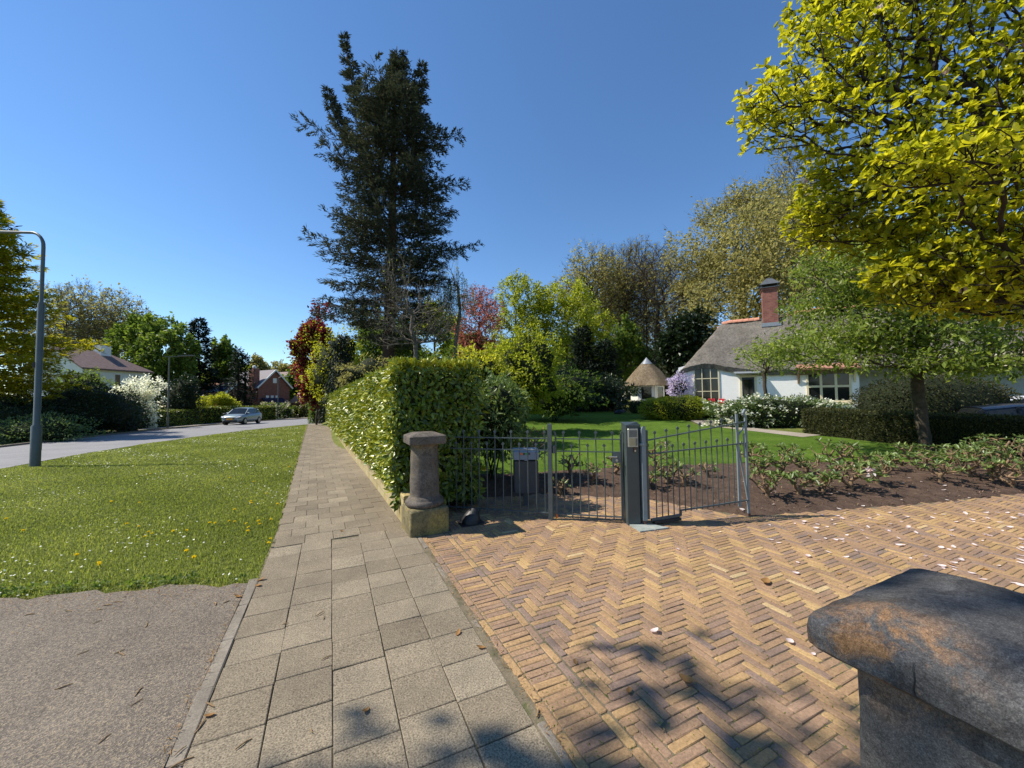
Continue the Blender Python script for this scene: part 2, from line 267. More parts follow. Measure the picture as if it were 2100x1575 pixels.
def unit(v): return v/np.maximum(np.linalg.norm(v,axis=-1,keepdims=True),1e-9)
def rdir(n): return unit(rng.normal(size=(n,3)))
def leaves(mb,P,size,asp=.5,out=None,outw=.6,droop=0.,upn=.5,c=(0,1),mi=0,det=0,var=.35,fold=.18,axis=None,nd=None):
    P=np.asarray(P,float); n=len(P)
    if n==0: return
    ax=rdir(n)
    if out is not None: ax=ax+outw*2*out
    ax[:,2]-=droop
    if axis is not None: ax=axis+.25*rdir(n)
    ax=unit(ax); nr=rdir(n)+(np.array([0,0,upn*2]) if nd is None else np.asarray(nd)*1.6)
    sd=unit(np.cross(ax,nr)); nr=np.cross(sd,ax)
    L=(size*(1-var+2*var*rng.random(n)))[:,None]; W=L*asp*.5
    cc=c[0]+(c[1]-c[0])*rng.random(n) if isinstance(c,tuple) else c
    if det==0:
        v=np.stack([P,P+ax*L*.45-sd*W+nr*W*fold*2,P+ax*L,P+ax*L*.45+sd*W+nr*W*fold*2],1).reshape(-1,3); b=np.arange(n)[:,None]*4
        f=np.concatenate([b+[0,1,2],b+[0,2,3]]); mb.add(v,f,np.concatenate([cc,cc]),mi)
    else:
        q=[(0,0,0),(.28,-.8,.3),(.28,0,0),(.28,.8,.3),(.68,-.9,.28),(.70,0,-.05),(.68,.9,.28),(1,0,-.25)]
        v=np.stack([P+ax*L*a_+sd*W*b_+nr*W*c_ for a_,b_,c_ in q],1).reshape(-1,3); b=np.arange(n)[:,None]*8
        mb.add(v,np.concatenate([b+[0,2,1],b+[0,3,2],b+[4,5,7],b+[5,6,7]]),np.tile(cc,4),mi);
        mb.V.append(v);mb.F.append(np.concatenate([b+[1,2,5,4],b+[2,3,6,5]])+mb.n);mb.C.append(np.tile(cc,2));mb.MI.append(np.full(2*n,mi));mb.n+=len(v)
def lump(n,lobes=8,seed=None,core=.5,lr=.5):       # points filling a lumpy unit ball
    r=np.random.default_rng(seed if seed is not None else int(rng.integers(1e9)))
    c=unit(r.normal(size=(lobes,3)))*(core*(.6+.7*r.random((lobes,1)))); rad=lr*(.65+.6*r.random(lobes)); k=r.integers(0,lobes,n)
    d=unit(r.normal(size=(n,3))); q=r.random(n)**(1/2.6); p=c[k]+d*(rad[k]*q)[:,None]
    m=np.linalg.norm(p,axis=1); s=np.where(m>1,.93/np.maximum(m,1e-6)+.07*r.random(n),1); return p*s[:,None],d
def grow(att,trunk,wl=.25,relax=2):
    P=[np.asarray(p,float) for p in trunk]; par=list(range(-1,len(P)-1)); n0=len(P)
    att=np.asarray(att,float); top=P[-1]; st=P[max(0,n0//2)]
    o=np.argsort(np.linalg.norm(att-st,axis=1)); att=att[o]
    X=np.zeros((n0+len(att),3)); X[:n0]=P; pl=np.zeros(n0+len(att)); ok=np.ones(n0+len(att),bool)
    for i in range(1,n0): pl[i]=pl[i-1]+np.linalg.norm(X[i]-X[i-1])*.3
    ok[:max(1,int(n0*.45))]=False
    for i in range(len(att)):
        k=n0+i; d=np.linalg.norm(X[:k]-att[i],axis=1); up=np.maximum(0,X[:k,2]-att[i,2])*.6; cst=np.where(ok[:k],d+wl*pl[:k]+up,1e9); j=int(np.argmin(cst)); X[k]=att[i]; par.append(j); pl[k]=pl[j]+d[j]
    par=np.array(par); n=len(X)
    for _ in range(relax):
        s=np.zeros((n,3));c=np.zeros(n); np.add.at(s,par[1:],X[1:]); np.add.at(c,par[1:],1); Y=X.copy(); m=np.arange(n)>=n0
        mm=m&(c>0); Y[mm]=.4*X[mm]+.3*X[par[mm]]+.3*s[mm]/c[mm][:,None]; X=Y
    return X,par,n0
def pipes(X,par,tip,r0=None,ex=2.3):
    n=len(X); a=np.zeros(n); ch=np.zeros(n,int); np.add.at(ch,par[par>=0],1)
    for i in range(n-1,-1,-1):
        if ch[i]==0 or a[i]==0: a[i]=max(a[i],tip**ex)
        if par[i]>=0: a[par[i]]+=a[i]
    r=a**(1/ex)
    if r0: r=r*(1+(r0/r[0]-1)*sst(0,1,(r-tip)/(r[0]-tip+1e-9)))
    return r,ch
def limbs(mb,X,par,r,k=5,wob=.08,minr=0,mi=0):
    i=np.where(par>=0)[0]; a=X[par[i]]; b=X[i]; ra=np.minimum(r[par[i]],r[i]*1.35); rb=r[i]; L=np.linalg.norm(b-a,axis=1)[:,None]
    mid=(a+b)/2+rdir(len(i))*L*wob; rm=(ra+rb)/2
    ang=np.linspace(0,2*math.pi,k,endpoint=False)
    d=unit(b-a); ref=np.where(np.abs(d[:,2:])>.8,np.array([[1.,0,0]]),np.array([[0,0,1.]])); x=unit(np.cross(d,ref)); y=np.cross(d,x)
    cs=[]
    for p,q in ((a,ra),(mid,rm),(b,rb)): cs.append(p[:,None,:]+q[:,None,None]*(np.cos(ang)[None,:,None]*x[:,None,:]+np.sin(ang)[None,:,None]*y[:,None,:]))
    V=np.stack(cs,1).reshape(-1,3); base=(np.arange(len(i))*3*k)[:,None,None]
    f=np.array([[s*k+j,s*k+(j+1)%k,(s+1)*k+(j+1)%k,(s+1)*k+j] for s in (0,1) for j in range(k)])[None]
    mb.add(V,(base+f).reshape(-1,4),mi=mi)
def inpoly(x,y,poly):
    x=np.asarray(x);y=np.asarray(y); r=np.zeros(x.shape,bool); n=len(poly)
    for i in range(n):
        (x1,y1),(x2,y2)=poly[i],poly[(i+1)%n]; c=((y1>y)!=(y2>y)); xi=(x2-x1)*(y-y1)/((y2-y1) if y2!=y1 else 1e-9)+x1; r^=c&(x<xi)
    return r
def grid_in(mb,poly,cell,zoff,zf=None,pad=0,noise_z=0):
    p=np.array(poly); x0,y0=p.min(0);x1,y1=p.max(0); nx=int((x1-x0)/cell)+2;ny=int((y1-y0)/cell)+2
    xs=x0+np.arange(nx+1)*cell;ys=y0+np.arange(ny+1)*cell; XX,YY=np.meshgrid(xs,ys); Z=gz(XX,YY)+zoff
    if zf is not None: Z=Z+zf(XX,YY)
    cx=XX[:-1,:-1]+cell/2;cy=YY[:-1,:-1]+cell/2; ok=inpoly(cx,cy,poly)
    idx=np.arange((nx+1)*(ny+1)).reshape(ny+1,nx+1); f=np.stack([idx[:-1,:-1],idx[:-1,1:],idx[1:,1:],idx[1:,:-1]],-1)[ok]
    u,inv=np.unique(f.ravel(),return_inverse=True); V=np.stack([XX,YY,Z],-1).reshape(-1,3)[u]; mb.add(V,inv.reshape(-1,4)); return mb
def strip(mb,c1,c2,zoff,m=2,n=6):                # sheet lofted between two curves with the same point count
    c1=np.array(c1,float);c2=np.array(c2,float); t=np.linspace(0,len(c1)-1,(len(c1)-1)*m*4+1); k=np.arange(len(c1))
    def cr(c): 
        from_=np.stack([np.interp(t,k,c[:,i]) for i in (0,1)],1)
        for _ in range(3): from_[1:-1]=.25*from_[:-2]+.5*from_[1:-1]+.25*from_[2:]
        return from_
    a,b=cr(c1),cr(c2); s=np.linspace(0,1,n+1); P=a[:,None]*(1-s)[None,:,None]+b[:,None]*s[None,:,None]; Z=gz(P[...,0],P[...,1])+zoff
    V=np.concatenate([P,Z[...,None]],-1).reshape(-1,3); r=len(t); idx=np.arange(r*(n+1)).reshape(r,n+1)
    f=np.stack([idx[:-1,:-1],idx[1:,:-1],idx[1:,1:],idx[:-1,1:]],-1).reshape(-1,4); mb.add(V,f); return mb
# ================================================================== ground, roads, paving
def ax_(a,b,near,far0): 
    l=[];x=0.
    while x<b: l.append(x); x+=near+max(0,x-60)*.08
    r=[];x=-near
    while x>a: r.append(x); x-=near+max(0,-x-60)*.08
    return np.array(sorted(l+r))
xs=ax_(-320,320,.8,0); ys=ax_(-120,420,.8,0); XX,YY=np.meshgrid(xs,ys)
mb=MB(); Z=gz(XX,YY)-.028
# the ground stays a little lower under the paving
idx=np.arange(XX.size).reshape(XX.shape); mb.add(np.stack([XX,YY,Z],-1).reshape(-1,3),np.stack([idx[:-1,:-1],idx[:-1,1:],idx[1:,1:],idx[1:,:-1]],-1).reshape(-1,4))
struct(mb.build('ground','ground',smooth=True))
NEAR=[(-8.0,-30),(-8.0,-5),(-8.0,8),(-8.05,15.3),(-8.05,18.6),(-7.6,23),(-6.8,27),(-5.5,32.3),(-4.1,35.6),(-2.0,39.6),(1.5,44),(8,50),(18,57)]
FAR=[(-13.1,-30),(-13.1,-5),(-13.1,8),(-13.1,18),(-13.05,25),(-12.85,30),(-12.2,37.4),(-11.2,42),(-9.9,46.7),(-7.3,55.5),(-2.6,62),(5,67),(16,74)]
mb=strip(MB(),NEAR,FAR,.004,3,6); struct(mb.build('road','road',smooth=True))
def offs(c,d):
    c=np.array(c,float);t=unit(np.gradient(c,axis=0)); return c+np.stack([-t[:,1],t[:,0]],1)*d
# kerb along the far side of the road
mb=MB(); a=strip(MB(),FAR,offs(FAR,.14),.09); V=a.V[0]; mb.add(V,a.F[0]); V2=V.copy(); n1=7; V2[:,2]-=.13; mb.add(np.concatenate([V.reshape(-1,n1,3)[:,0],V2.reshape(-1,n1,3)[:,0]]),[[i,i+1,i+1+len(V)//n1,i+len(V)//n1] for i in range(len(V)//n1-1)]); struct(mb.build('kerb','kerb'))
mb=strip(MB(),offs(FAR,1.6),offs(FAR,3.0),.02); struct(mb.build('pavement','farpath',smooth=True))
mb=strip(MB(),[(-1.95,39.6),(-1.2,41.6)],[(-.2,38.0),(.6,41)],.006); struct(mb.build('path','farpath'))
# joint sand below all paving of the near side
mb=MB(); grid_in(mb,[(-.64,-4),(-.64,5),(-.62,7.6),(-2.1,40.5),(-.3,40.5),(.9,6),(1,4.6),(1.0,-4)],.1,-.011); struct(mb.build('sidewalk_bed','sand'))
# asphalt crossing
AS=[(-.655,-4),(-.655,4.16),(-1.2,4.38),(-1.79,4.55),(-2.48,4.78),(-4.2,5.3),(-8.1,6.1),(-8.1,-4)]
mb=MB(); nx=70
ysA=lambda x:np.interp(-x,[.655,1.2,1.79,2.48,4.2,8.1],[4.16,4.38,4.55,4.78,5.3,6.1])
XA=np.linspace(-8.1,-.655,nx+1); T=np.linspace(0,1,60); V=[(x,-4+(ysA(x)+.04*math.sin(x*9)+.03*math.sin(x*23)+4)*t_,.003+.012*math.exp(-((x+.655)/.05)**2)*0) for t_ in T for x in XA]
idx=np.arange(len(V)).reshape(60,nx+1); mb.add(V,np.stack([idx[:-1,:-1],idx[:-1,1:],idx[1:,1:],idx[1:,:-1]],-1).reshape(-1,4)); struct(mb.build('asphalt_driveway','asphalt',smooth=True))
def slabs(mb,cx,cy,sx,sy,rot,c,ch=.006,hz=.0,th=.03,tilt=.004,wob=.0,clip=.004):
    cx,cy,sx,sy,rot,c=[np.broadcast_to(np.asarray(q,float),np.shape(cx)).copy() for q in (cx,cy,sx,sy,rot,c)]; n=len(cx)
    z=gz(cx,cy)+hz*rng.normal(size=n); tx=tilt*rng.normal(size=n); ty=tilt*rng.normal(size=n)
    def ring(ix,dz,s=8):
        # octagon-like ring with clipped corners
        hx=sx/2-ix; hy=sy/2-ix; k=np.full(n,clip)
        pts=[(-hx+k,-hy),(hx-k,-hy),(hx,-hy+k),(hx,hy-k),(hx-k,hy),(-hx+k,hy),(-hx,hy-k),(-hx,-hy+k)]
        o=[]
        for px,py in pts:
            px=px+wob*rng.normal(size=n); py=py+wob*rng.normal(size=n)
            o.append(np.stack([cx+px*np.cos(rot)-py*np.sin(rot),cy+px*np.sin(rot)+py*np.cos(rot),z+dz+tx*px*2+ty*py*2],-1))
        return np.stack(o,1)
    V=np.concatenate([ring(ch,0),ring(0,-ch*.9),ring(-.001,-th)],1).reshape(-1,3); b=np.arange(n)[:,None]*24
    mb.add(V,b+np.arange(8)[None],c)
    q=np.array([[r*8+j,(r+1)*8+j,(r+1)*8+(j+1)%8,r*8+(j+1)%8] for r in (0,1) for j in range(8)])
    F_=(b[:,None,:]+q[None]).reshape(-1,4); mb.F.append(F_+mb.n-len(V)); mb.C.append(np.repeat(c,16)); mb.MI.append(np.zeros(len(F_),int)); return mb
mb=MB(); X=[];Y=[];SX=[];SY=[];RO=[]
for i in range(5):
    off=rng.normal()*.012+(.02 if i%2 else -.02)
    for j in range(31):
        y=-4.1+j*.3+off
        if y>5.05: continue
        X.append(-.43+i*.3+rng.normal()*.002);Y.append(y);SX.append(.2955);SY.append(.2955);RO.append(rng.normal()*.006)
th=.036
for j in range(118):
    y=5.2+.3*j; x0=-.56-math.tan(th)*(y-5.2); wdt=1.40
    for k in range(6):
        a=x0+k*.3-(.15 if j%2 else 0); b=a+.2955; a=max(a,x0-.02); b=min(b,x0+wdt+.02)
        if b-a>.06: X.append((a+b)/2);Y.append(y+rng.normal()*.002);SX.append(b-a);SY.append(.2955);RO.append(th+rng.normal()*.005)
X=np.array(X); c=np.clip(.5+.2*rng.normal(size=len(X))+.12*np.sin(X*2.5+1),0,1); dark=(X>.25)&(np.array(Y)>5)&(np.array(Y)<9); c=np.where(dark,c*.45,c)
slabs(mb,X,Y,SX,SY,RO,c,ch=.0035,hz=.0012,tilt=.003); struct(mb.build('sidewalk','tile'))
mb=MB(); Y=np.arange(-4,4.4,.5); slabs(mb,np.full(len(Y),-.62),Y,.075,.493,0,.5+.2*rng.normal(size=len(Y)),ch=.006,hz=.003,tilt=.01,wob=.002)
Y=np.array([q for q in np.arange(-4,4.7,.5) if not (2.6<q<3.2)]); slabs(mb,np.full(len(Y),.955),Y,.045,.48,0,.5+.2*rng.normal(size=len(Y)),ch=.006,hz=.004,tilt=.012,wob=.002); struct(mb.build('edging','kerb'))
# clay pavers: soldier band between two stretcher rows, then herringbone
BP=[(.98,-4),(.98,4.62),(1.36,4.7),(1.36,6.3),(3.3,5.75),(4.55,4.75),(5.02,3.42),(6.23,3.08),(7.87,2.64),(9.93,2.2),(13.5,1.45),(20,.1),(20,-4)]
mb=MB(); X=[];Y=[];SX=[];SY=[]
for x in (1.005,1.27):
    for y in np.arange(-4,4.62,.213): X.append(x);Y.append(y);SX.append(.048);SY.append(.204)
for y in np.arange(-4,4.66,.0522): X.append(1.137);Y.append(y);SX.append(.204);SY.append(.0475)
wq=.0522
for gx in range(0,360):
    for gy in range(0,200):
        t=(gx-gy)%8
        if t==0: x0,x1,y0,y1=gx*wq,(gx+4)*wq,gy*wq,(gy+1)*wq
        elif t==7: x0,x1,y0,y1=gx*wq,(gx+1)*wq,gy*wq,(gy+4)*wq
        else: continue
        x0+=1.305-4*wq;x1+=1.305-4*wq;y0-=4;y1-=4; x0=max(x0,1.305)
        if x1-x0<.03: continue
        X.append((x0+x1)/2);Y.append((y0+y1)/2);SX.append(x1-x0-.0048);SY.append(y1-y0-.0048)
X=np.array(X);Y=np.array(Y);SX=np.array(SX);SY=np.array(SY); k=inpoly(X,Y,BP)&(X*FW[0]+Y*FW[1]>-.3)&(Y>-.04*0-3.2); far=(X>9)&(Y<-.5); k&=~far
X,Y,SX,SY=X[k],Y[k],SX[k],SY[k]; c=np.clip(rng.beta(2.0,2.2,size=len(X))+.10*np.sin(X*1.7+Y*.9),0,1)
slabs(mb,X,Y,SX,SY,rng.normal(size=len(X))*.012,c,ch=.004,hz=.0014,tilt=.007,wob=.0015,clip=.007); struct(mb.build('brick_driveway','brick'))
mb=MB(); grid_in(mb,[(.93,-4),(.93,4.75),(1.36,4.8),(1.36,6.5),(3.5,6.0),(4.8,5),(5.2,3.7),(6.3,3.3),(20,.5),(20,-4)],.2,-.0055); struct(mb.build('driveway_bed','sand'))
mb=MB(); grid_in(mb,[(.905,-4),(.905,4.66),(.99,4.66),(.99,-4)],.02,-.004,lambda x,y:.004*np.sin(y*13)*np.sin(y*5.1+x*60)); struct(mb.build('edge_soil','sand'))
# garden lawn
LW=[(2.3,8.2),(3.2,7.3),(6.03,6.65),(9.28,5.5),(12.92,3.5),(15.0,2.6),(15.1,8),(14.6,9.6),(15.0,12.5),(16.2,14),(17.4,17),(17.5,22),(22,30),(18,34),(10,33),(3,28),(1.2,14)]
mb=grid_in(MB(),LW,.25,.004); struct(mb.build('lawn','lawn',smooth=True))
mb=strip(MB(),[(14.3,7.6),(14.55,9.2),(14.7,10.8),(15.2,12.4),(16.3,13.7)],[(15.4,7.6),(15.5,9.2),(15.7,10.6),(16.1,11.8),(17.2,13.2)],.012); struct(mb.build('garden_path','farpath'))
# soil bed with mounds
SB=[(1.2,6.2),(3.3,5.72),(4.55,4.72),(5.02,3.40),(6.23,3.06),(7.87,2.62),(9.93,2.18),(13.5,1.43),(17,.7),(17,2.4),(15.0,2.75),(12.92,3.55),(9.28,5.55),(6.03,6.75),(3.2,7.4),(2.2,8.4),(1.2,9)]
def inset(x,y):
    P=np.array(SB+[SB[0]]); d=np.full(np.shape(x),9.)
    for a,b in zip(P[:-1],P[1:]):
        e=b-a; t=np.clip(((x-a[0])*e[0]+(y-a[1])*e[1])/(e@e),0,1); d=np.minimum(d,np.hypot(x-a[0]-t*e[0],y-a[1]-t*e[1]))
    return d
def soilz(x,y): return -.012+.035*sst(0,.12,inset(x,y))+.085*sst(0,.8,inset(x,y))+.012*np.sin(x*7.3)*np.sin(y*6.1+x)+.008*np.sin(x*19+y*4)*np.sin(y*17)
mb=grid_in(MB(),SB,.07,0,soilz); struct(mb.build('soil','soil',smooth=True))
def bedz(x,y): return float(gz(x,y))+float(soilz(np.array(x),np.array(y)))
n=5200; P=[]
q=np.stack([rng.uniform(2,14,n*4),rng.uniform(1.2,8,n*4)],1); q=q[inpoly(q[:,0],q[:,1],SB)][:n]; P=np.column_stack([q,gz(q[:,0],q[:,1])+soilz(q[:,0],q[:,1])+.004])
mb=MB(); leaves(mb,P,.034,.4,upn=3,droop=0); stuff(tag(mb.build('bark_mulch','chip'),'brown bark chips scattered over the soil of the bed','mulch'))
# ------------------------------------------------------------------ grass
def blades(name,poly,dens,h,mat,label,wd=.005,lim=None,dmax=60):
    p=np.array(poly);x0,y0=p.min(0);x1,y1=p.max(0); ar=(x1-x0)*(y1-y0); n=int(ar*dens); x=rng.uniform(x0,x1,n);y=rng.uniform(y0,y1,n)
    d=x*FW[0]+y*FW[1]; lat=x*RT[0]+y*RT[1]; keep=inpoly(x,y,poly)&(d>1)&(np.abs(lat)<d*1.42+.6)&(rng.random(n)<np.clip((6.0/np.maximum(d,1))**1.35,.015,1))&(d<dmax); x,y,d=x[keep],y[keep],d[keep]; n=len(x)
    sc_=np.clip(d/5,.8,6); pat=np.sin(x*1.9+.5*np.sin(y*2.3))*np.sin(y*1.5+x*.6)
    P=np.column_stack([x,y,gz(x,y)-.026]); a=rng.random(n)*6.283; ln=h*(.5+.9*rng.random(n))*(1+.25*pat)*np.clip(sc_,.9,1.8)**.5; w_=wd*sc_*(.7+.6*rng.random(n))
    t=np.column_stack([np.cos(a),np.sin(a),np.zeros(n)]); b=np.column_stack([-np.sin(a),np.cos(a),np.zeros(n)]); lean=(.25+.75*rng.random(n))[:,None]
    v=np.stack([P-b*w_[:,None],P+b*w_[:,None],P+t*lean*ln[:,None]*.35+b*w_[:,None]*.7+UP*ln[:,None]*.6,P+t*lean*ln[:,None]*.35-b*w_[:,None]*.7+UP*ln[:,None]*.6,P+t*lean*ln[:,None]+UP*ln[:,None]*(1-.35*lean)],1).reshape(-1,3); k=np.arange(n)[:,None]*5
    m=MB(); c=np.clip(rng.beta(2,2,n)+.18*pat,0,1); m.add(v,k+[0,1,2,3],c); m.F.append(k+[3,2,4]); m.C.append(c); m.MI.append(np.zeros(n,int))
    stuff(tag(m.build(name,mat),label,'grass')); return n
VG=[(-.58,4.22),(-.66,4.16),(-1.2,4.34),(-1.79,4.5),(-2.48,4.74),(-4.2,5.27),(-8.0,6.05),(-8.0,15),(-8.0,18.6),(-7.55,23),(-6.75,27),(-5.45,32.3),(-4.05,35.5),(-2.2,39.4),(-1.92,39.4),(-1.1,18.2),(-.8,11),(-.66,7.6),(-.60,5.2)]
print('blades',blades('grass',VG,5200,.04,'grass','short sunlit roadside grass between the road and the pavement',.0042))
print('lawn',blades('lawn_grass',LW,1700,.025,'lawn_blade','finely mown green garden lawn in front of the cottage',.006))
blades('verge_grass',[(-14.5,18),(-13.25,18),(-13.2,25),(-13,30),(-12.35,37),(-11.4,42),(-10.1,46.7),(-7.5,55.5),(-8.6,56.5),(-11.4,47.2),(-12.7,42.3),(-13.8,37),(-14.5,30)],160,.05,'grass','grass strip beyond the road in front of the far hedges',.006)
# daisies by the hundred
def inverge(n):
    q=np.stack([rng.uniform(-8,-.6,n*6),4.2+rng.random(n*6)**1.7*30],1); q=q[inpoly(q[:,0],q[:,1],VG)]; f=np.sin(q[:,0]*1.3+2)*np.sin(q[:,1]*.9)+.6*np.sin(q[:,0]*3.1+q[:,1]*2.2); return q[(f+rng.normal(size=len(q))*.45)>.55][:n]
q=inverge(1700); mb=MB(); a=np.linspace(0,6.283,6,endpoint=False); r=.0075+.0045*rng.random(len(q)); r*=np.clip((q@FW[:2])/9,.9,1.5); n=len(q); tilt=rng.normal(size=(n,2))*.35
v=np.stack([np.column_stack([q[:,0]+r*math.cos(k),q[:,1]+r*math.sin(k),gz(q[:,0],q[:,1])+.025+r*(tilt[:,0]*math.cos(k)+tilt[:,1]*math.sin(k))]) for k in a],1).reshape(-1,3); mb.add(v,np.arange(n)[:,None]*6+np.arange(6)[None],.8)
stuff(tag(mb.build('daisies','white'),'tiny white daisies sprinkled over the roadside grass','daisies'))
# leafy weeds along the near edge of the verge
mb=MB(); q=[]
for k in range(46):
    t=rng.random(); x=-.7-2.2*t**.8; q.append((x,ysA(x)+.06+.12*rng.random()))
q=np.array(q); P=np.repeat(q,14,0)+rng.normal(size=(len(q)*14,2))*.035; P=np.column_stack([P,gz(P[:,0],P[:,1])+.01+.02*rng.random(len(P))]); leaves(mb,P,.032,.6,upn=1.5,droop=-.3,c=(.1,.9)); stuff(tag(mb.build('weeds','mid'),'low leafy weeds along the ragged edge of the grass','weeds'))
# dandelions, one by one
dn=[(200,1162),(206,1161),(381,1136),(395,1148),(383,1091),(357,1093),(312,1098),(304,1094),(297,1104),(285,1082),(260,1078),(226,1032),(285,1033),(156,1143),(429,1077),(442,1076),(472,1071),(482,1072),(507,1094),(512,1084),(507,1076),(533,1078),(531,1071),(553,1069),(553,1110),(548,1120),(514,1035),(516,1031),(546,1014),(569,1037),(480,1049),(520,989),(594,958),(472,981),(308,973),(12,1067),(47,1090)]
mb=MB(); a=rng.random(60)*6.283; el=rng.random(60); P=np.zeros((60,3)); P[:,2]=.022; leaves(mb,P,.02,.3,axis=unit(np.column_stack([np.cos(a),np.sin(a),el*1.6])),var=.15)
d0=mb.build('dandelion','dandelion'); st=MB().tube([(0,0,-.03),(0,0,.024)],.0025,5).build('stem','mid',d0,world=False)
for i,(x,y) in enumerate(dn):
    p=G(x,y+2)
    if i==0: o=d0
    else:
        o=d0.copy(); col.objects.link(o); s_=st.copy(); col.objects.link(s_); s_.parent=o
    o.location=(p[0],p[1],p[2]+.012); s=.85+.5*rng.random(); o.scale=(s,s,s); o.rotation_euler=(rng.normal()*.3,rng.normal()*.3,rng.random()*6)
    tag(o,'small yellow dandelion flower open in the roadside grass','dandelion','dandelions in the roadside grass')
# fallen magnolia petals, dry leaves and twigs lying on the paving
def petalmesh(name,mat,L,W,curl,thin=False):
    mb=MB(); V=[];n=7
    for i in range(n):
        t=i/(n-1); w_=W*math.sin(math.pi*(.08+.9*t))**.8
        for s in (-1,-.5,0,.5,1): V.append((L*(t-.5),w_*s,.003+curl*(s*s)*w_*1.2+curl*L*.5*(2*t-1)**2))
    idx=np.arange(n*5).reshape(n,5); mb.add(V,np.stack([idx[:-1,:-1],idx[:-1,1:],idx[1:,1:],idx[1:,:-1]],-1).reshape(-1,4),rng.random()); return mb.build(name,mat,smooth=True)
def scatter(proto,pts,label,cat,group,s0=.7,s1=1.3,tilt=.15,lift=.002,zf=None):
    for i,p in enumerate(pts):
        o=proto if i==0 else proto.copy()
        if i: col.objects.link(o)
        o.location=(p[0],p[1],(zf(p[0],p[1]) if zf else float(gz(p[0],p[1])))+lift); s=s0+(s1-s0)*rng.random(); o.scale=(s,s,s); o.rotation_euler=(rng.normal()*tilt,rng.normal()*tilt,rng.random()*6.28); tag(o,label,cat,group)
P=[]
while len(P)<105:
    x=1550+600*rng.random()**.75; y=1052+260*rng.random()**1.5
    if x>1640 and y>1150+ (0 if x<1850 else .24*(x-1850)): continue
    if 1560<x<1650 and y>1200 and rng.random()<.7: continue
    p=G(min(x,2095),max(y,1030+ (2100-x)*.02)); P.append(p)
P+= [G(x,y) for x,y in [(1477,1092),(1342,1088),(1390,1128),(1450,1042),(1505,1040),(1620,1318),(1344,1297),(1668,1343)]]
scatter(petalmesh('fallen_petal','petal',.075,.02,.25),P[:60],'pale pink magnolia petal lying on the brick driveway','petal','fallen magnolia petals',.5,1.15)
scatter(petalmesh('fallen_petal','petal',.055,.022,.4),P[60:],'short white magnolia petal curled up on the brick driveway','petal','fallen magnolia petals',.5,1.2)
PB=[]
while len(PB)<26:
    x=rng.uniform(1520,2090);y=rng.uniform(990,1060); p=G(x,y)
    if bool(inpoly(p[0],p[1],SB)): PB.append(p)
scatter(petalmesh('fallen_petal','petal',.07,.02,.2),PB,'pale magnolia petal lying on the dark soil of the bed','petal','fallen magnolia petals',.6,1.2,zf=bedz,lift=.01)
scatter(petalmesh('fallen_leaf','dry',.05,.014,.3),[G(x,y) for x,y in [(536,1190),(530,1202),(487,1225),(700,1090),(750,1460),(1180,1360),(1950,1160),(1880,1245),(1720,1178),(2020,1170),(1290,1420),(940,1300),(985,1330),(430,1470),(1660,1100),(1800,1075)]],'dry brown leaf curled on the sunlit paving','leaf','dry leaves on the paving',.7,1.4)
o=petalmesh('fallen_leaf','dry',.085,.03,.5); scatter(o,[G(1408,1404)],'cupped orange and pink dead petal standing in the brick joints','leaf',None,1,1,.3,.012)
o=petalmesh('fallen_leaf','dry',.10,.03,.35); scatter(o,[G(1570,1196)],'largest brown curled leaf lying alone on the brick driveway','leaf',None,1.15,1.15,.1,.006); o.rotation_euler=(.1,0,.3)
def twigmesh(L,r,seed):
    q=np.random.default_rng(seed); pts=np.array([(-L/2,0,0),(-L/5,q.normal()*.006,.002),(L/5,q.normal()*.006,.001),(L/2,0,0)]); mb=MB(); mb.tube(pts,[r*.7,r,r,r*.6],6); mb.tube([pts[1],pts[1]+(L*.2,q.choice([-1,1])*L*.07,.003)],[r*.6,r*.3],5); return mb.build('fallen_twig','twig')
tw=[(402,1490),(1010,0)];TW=[]
for x,y in [(245,1338),(250,1342),(280,1442),(285,1420),(215,1517),(170,1340),(200,1277),(300,1283),(130,1410),(410,1491),(372,1567),(430,1445),(370,1542),(500,1528),(655,1260),(670,1350),(665,1268),(1100,1462),(1010,1090),(540,1110),(640,1500),(585,1280),(890,1120),(1360,1500),(220,1243),(240,1236),(60,1262),(465,1236),(440,1240),(400,1210),(350,1225),(205,1250),(140,1255),(255,1225)]: TW.append(G(x,min(y,1573)))
scatter(twigmesh(.075,.0035,1),TW[:17],'straight straw coloured twig lying on grey paving','twig','twigs on the paving',.6,1.2,.02,.006)
scatter(twigmesh(.05,.004,5),TW[17:],'short thick brown twig piece lying on the paving','twig','twigs on the paving',.5,1.3,.02,.006)
n=1200; q=np.stack([rng.uniform(-4.2,-.7,n),np.zeros(n)],1); q[:,1]=ysA(q[:,0])-.02-np.abs(rng.normal(size=n))*.22; q2=np.stack([-.665+rng.normal(size=260)*.012,rng.uniform(1.7,4.1,260)],1); q3=np.stack([.97+rng.normal(size=420)*.02,rng.uniform(1.4,4.6,420)],1)
q=np.concatenate([q,q2,q3]); mb=MB(); leaves(mb,np.column_stack([q,np.full(len(q),.008)]),.028,.14,upn=4); stuff(tag(mb.build('litter','dry'),'dry stalks and crumbs gathered along the paving edges','litter'))
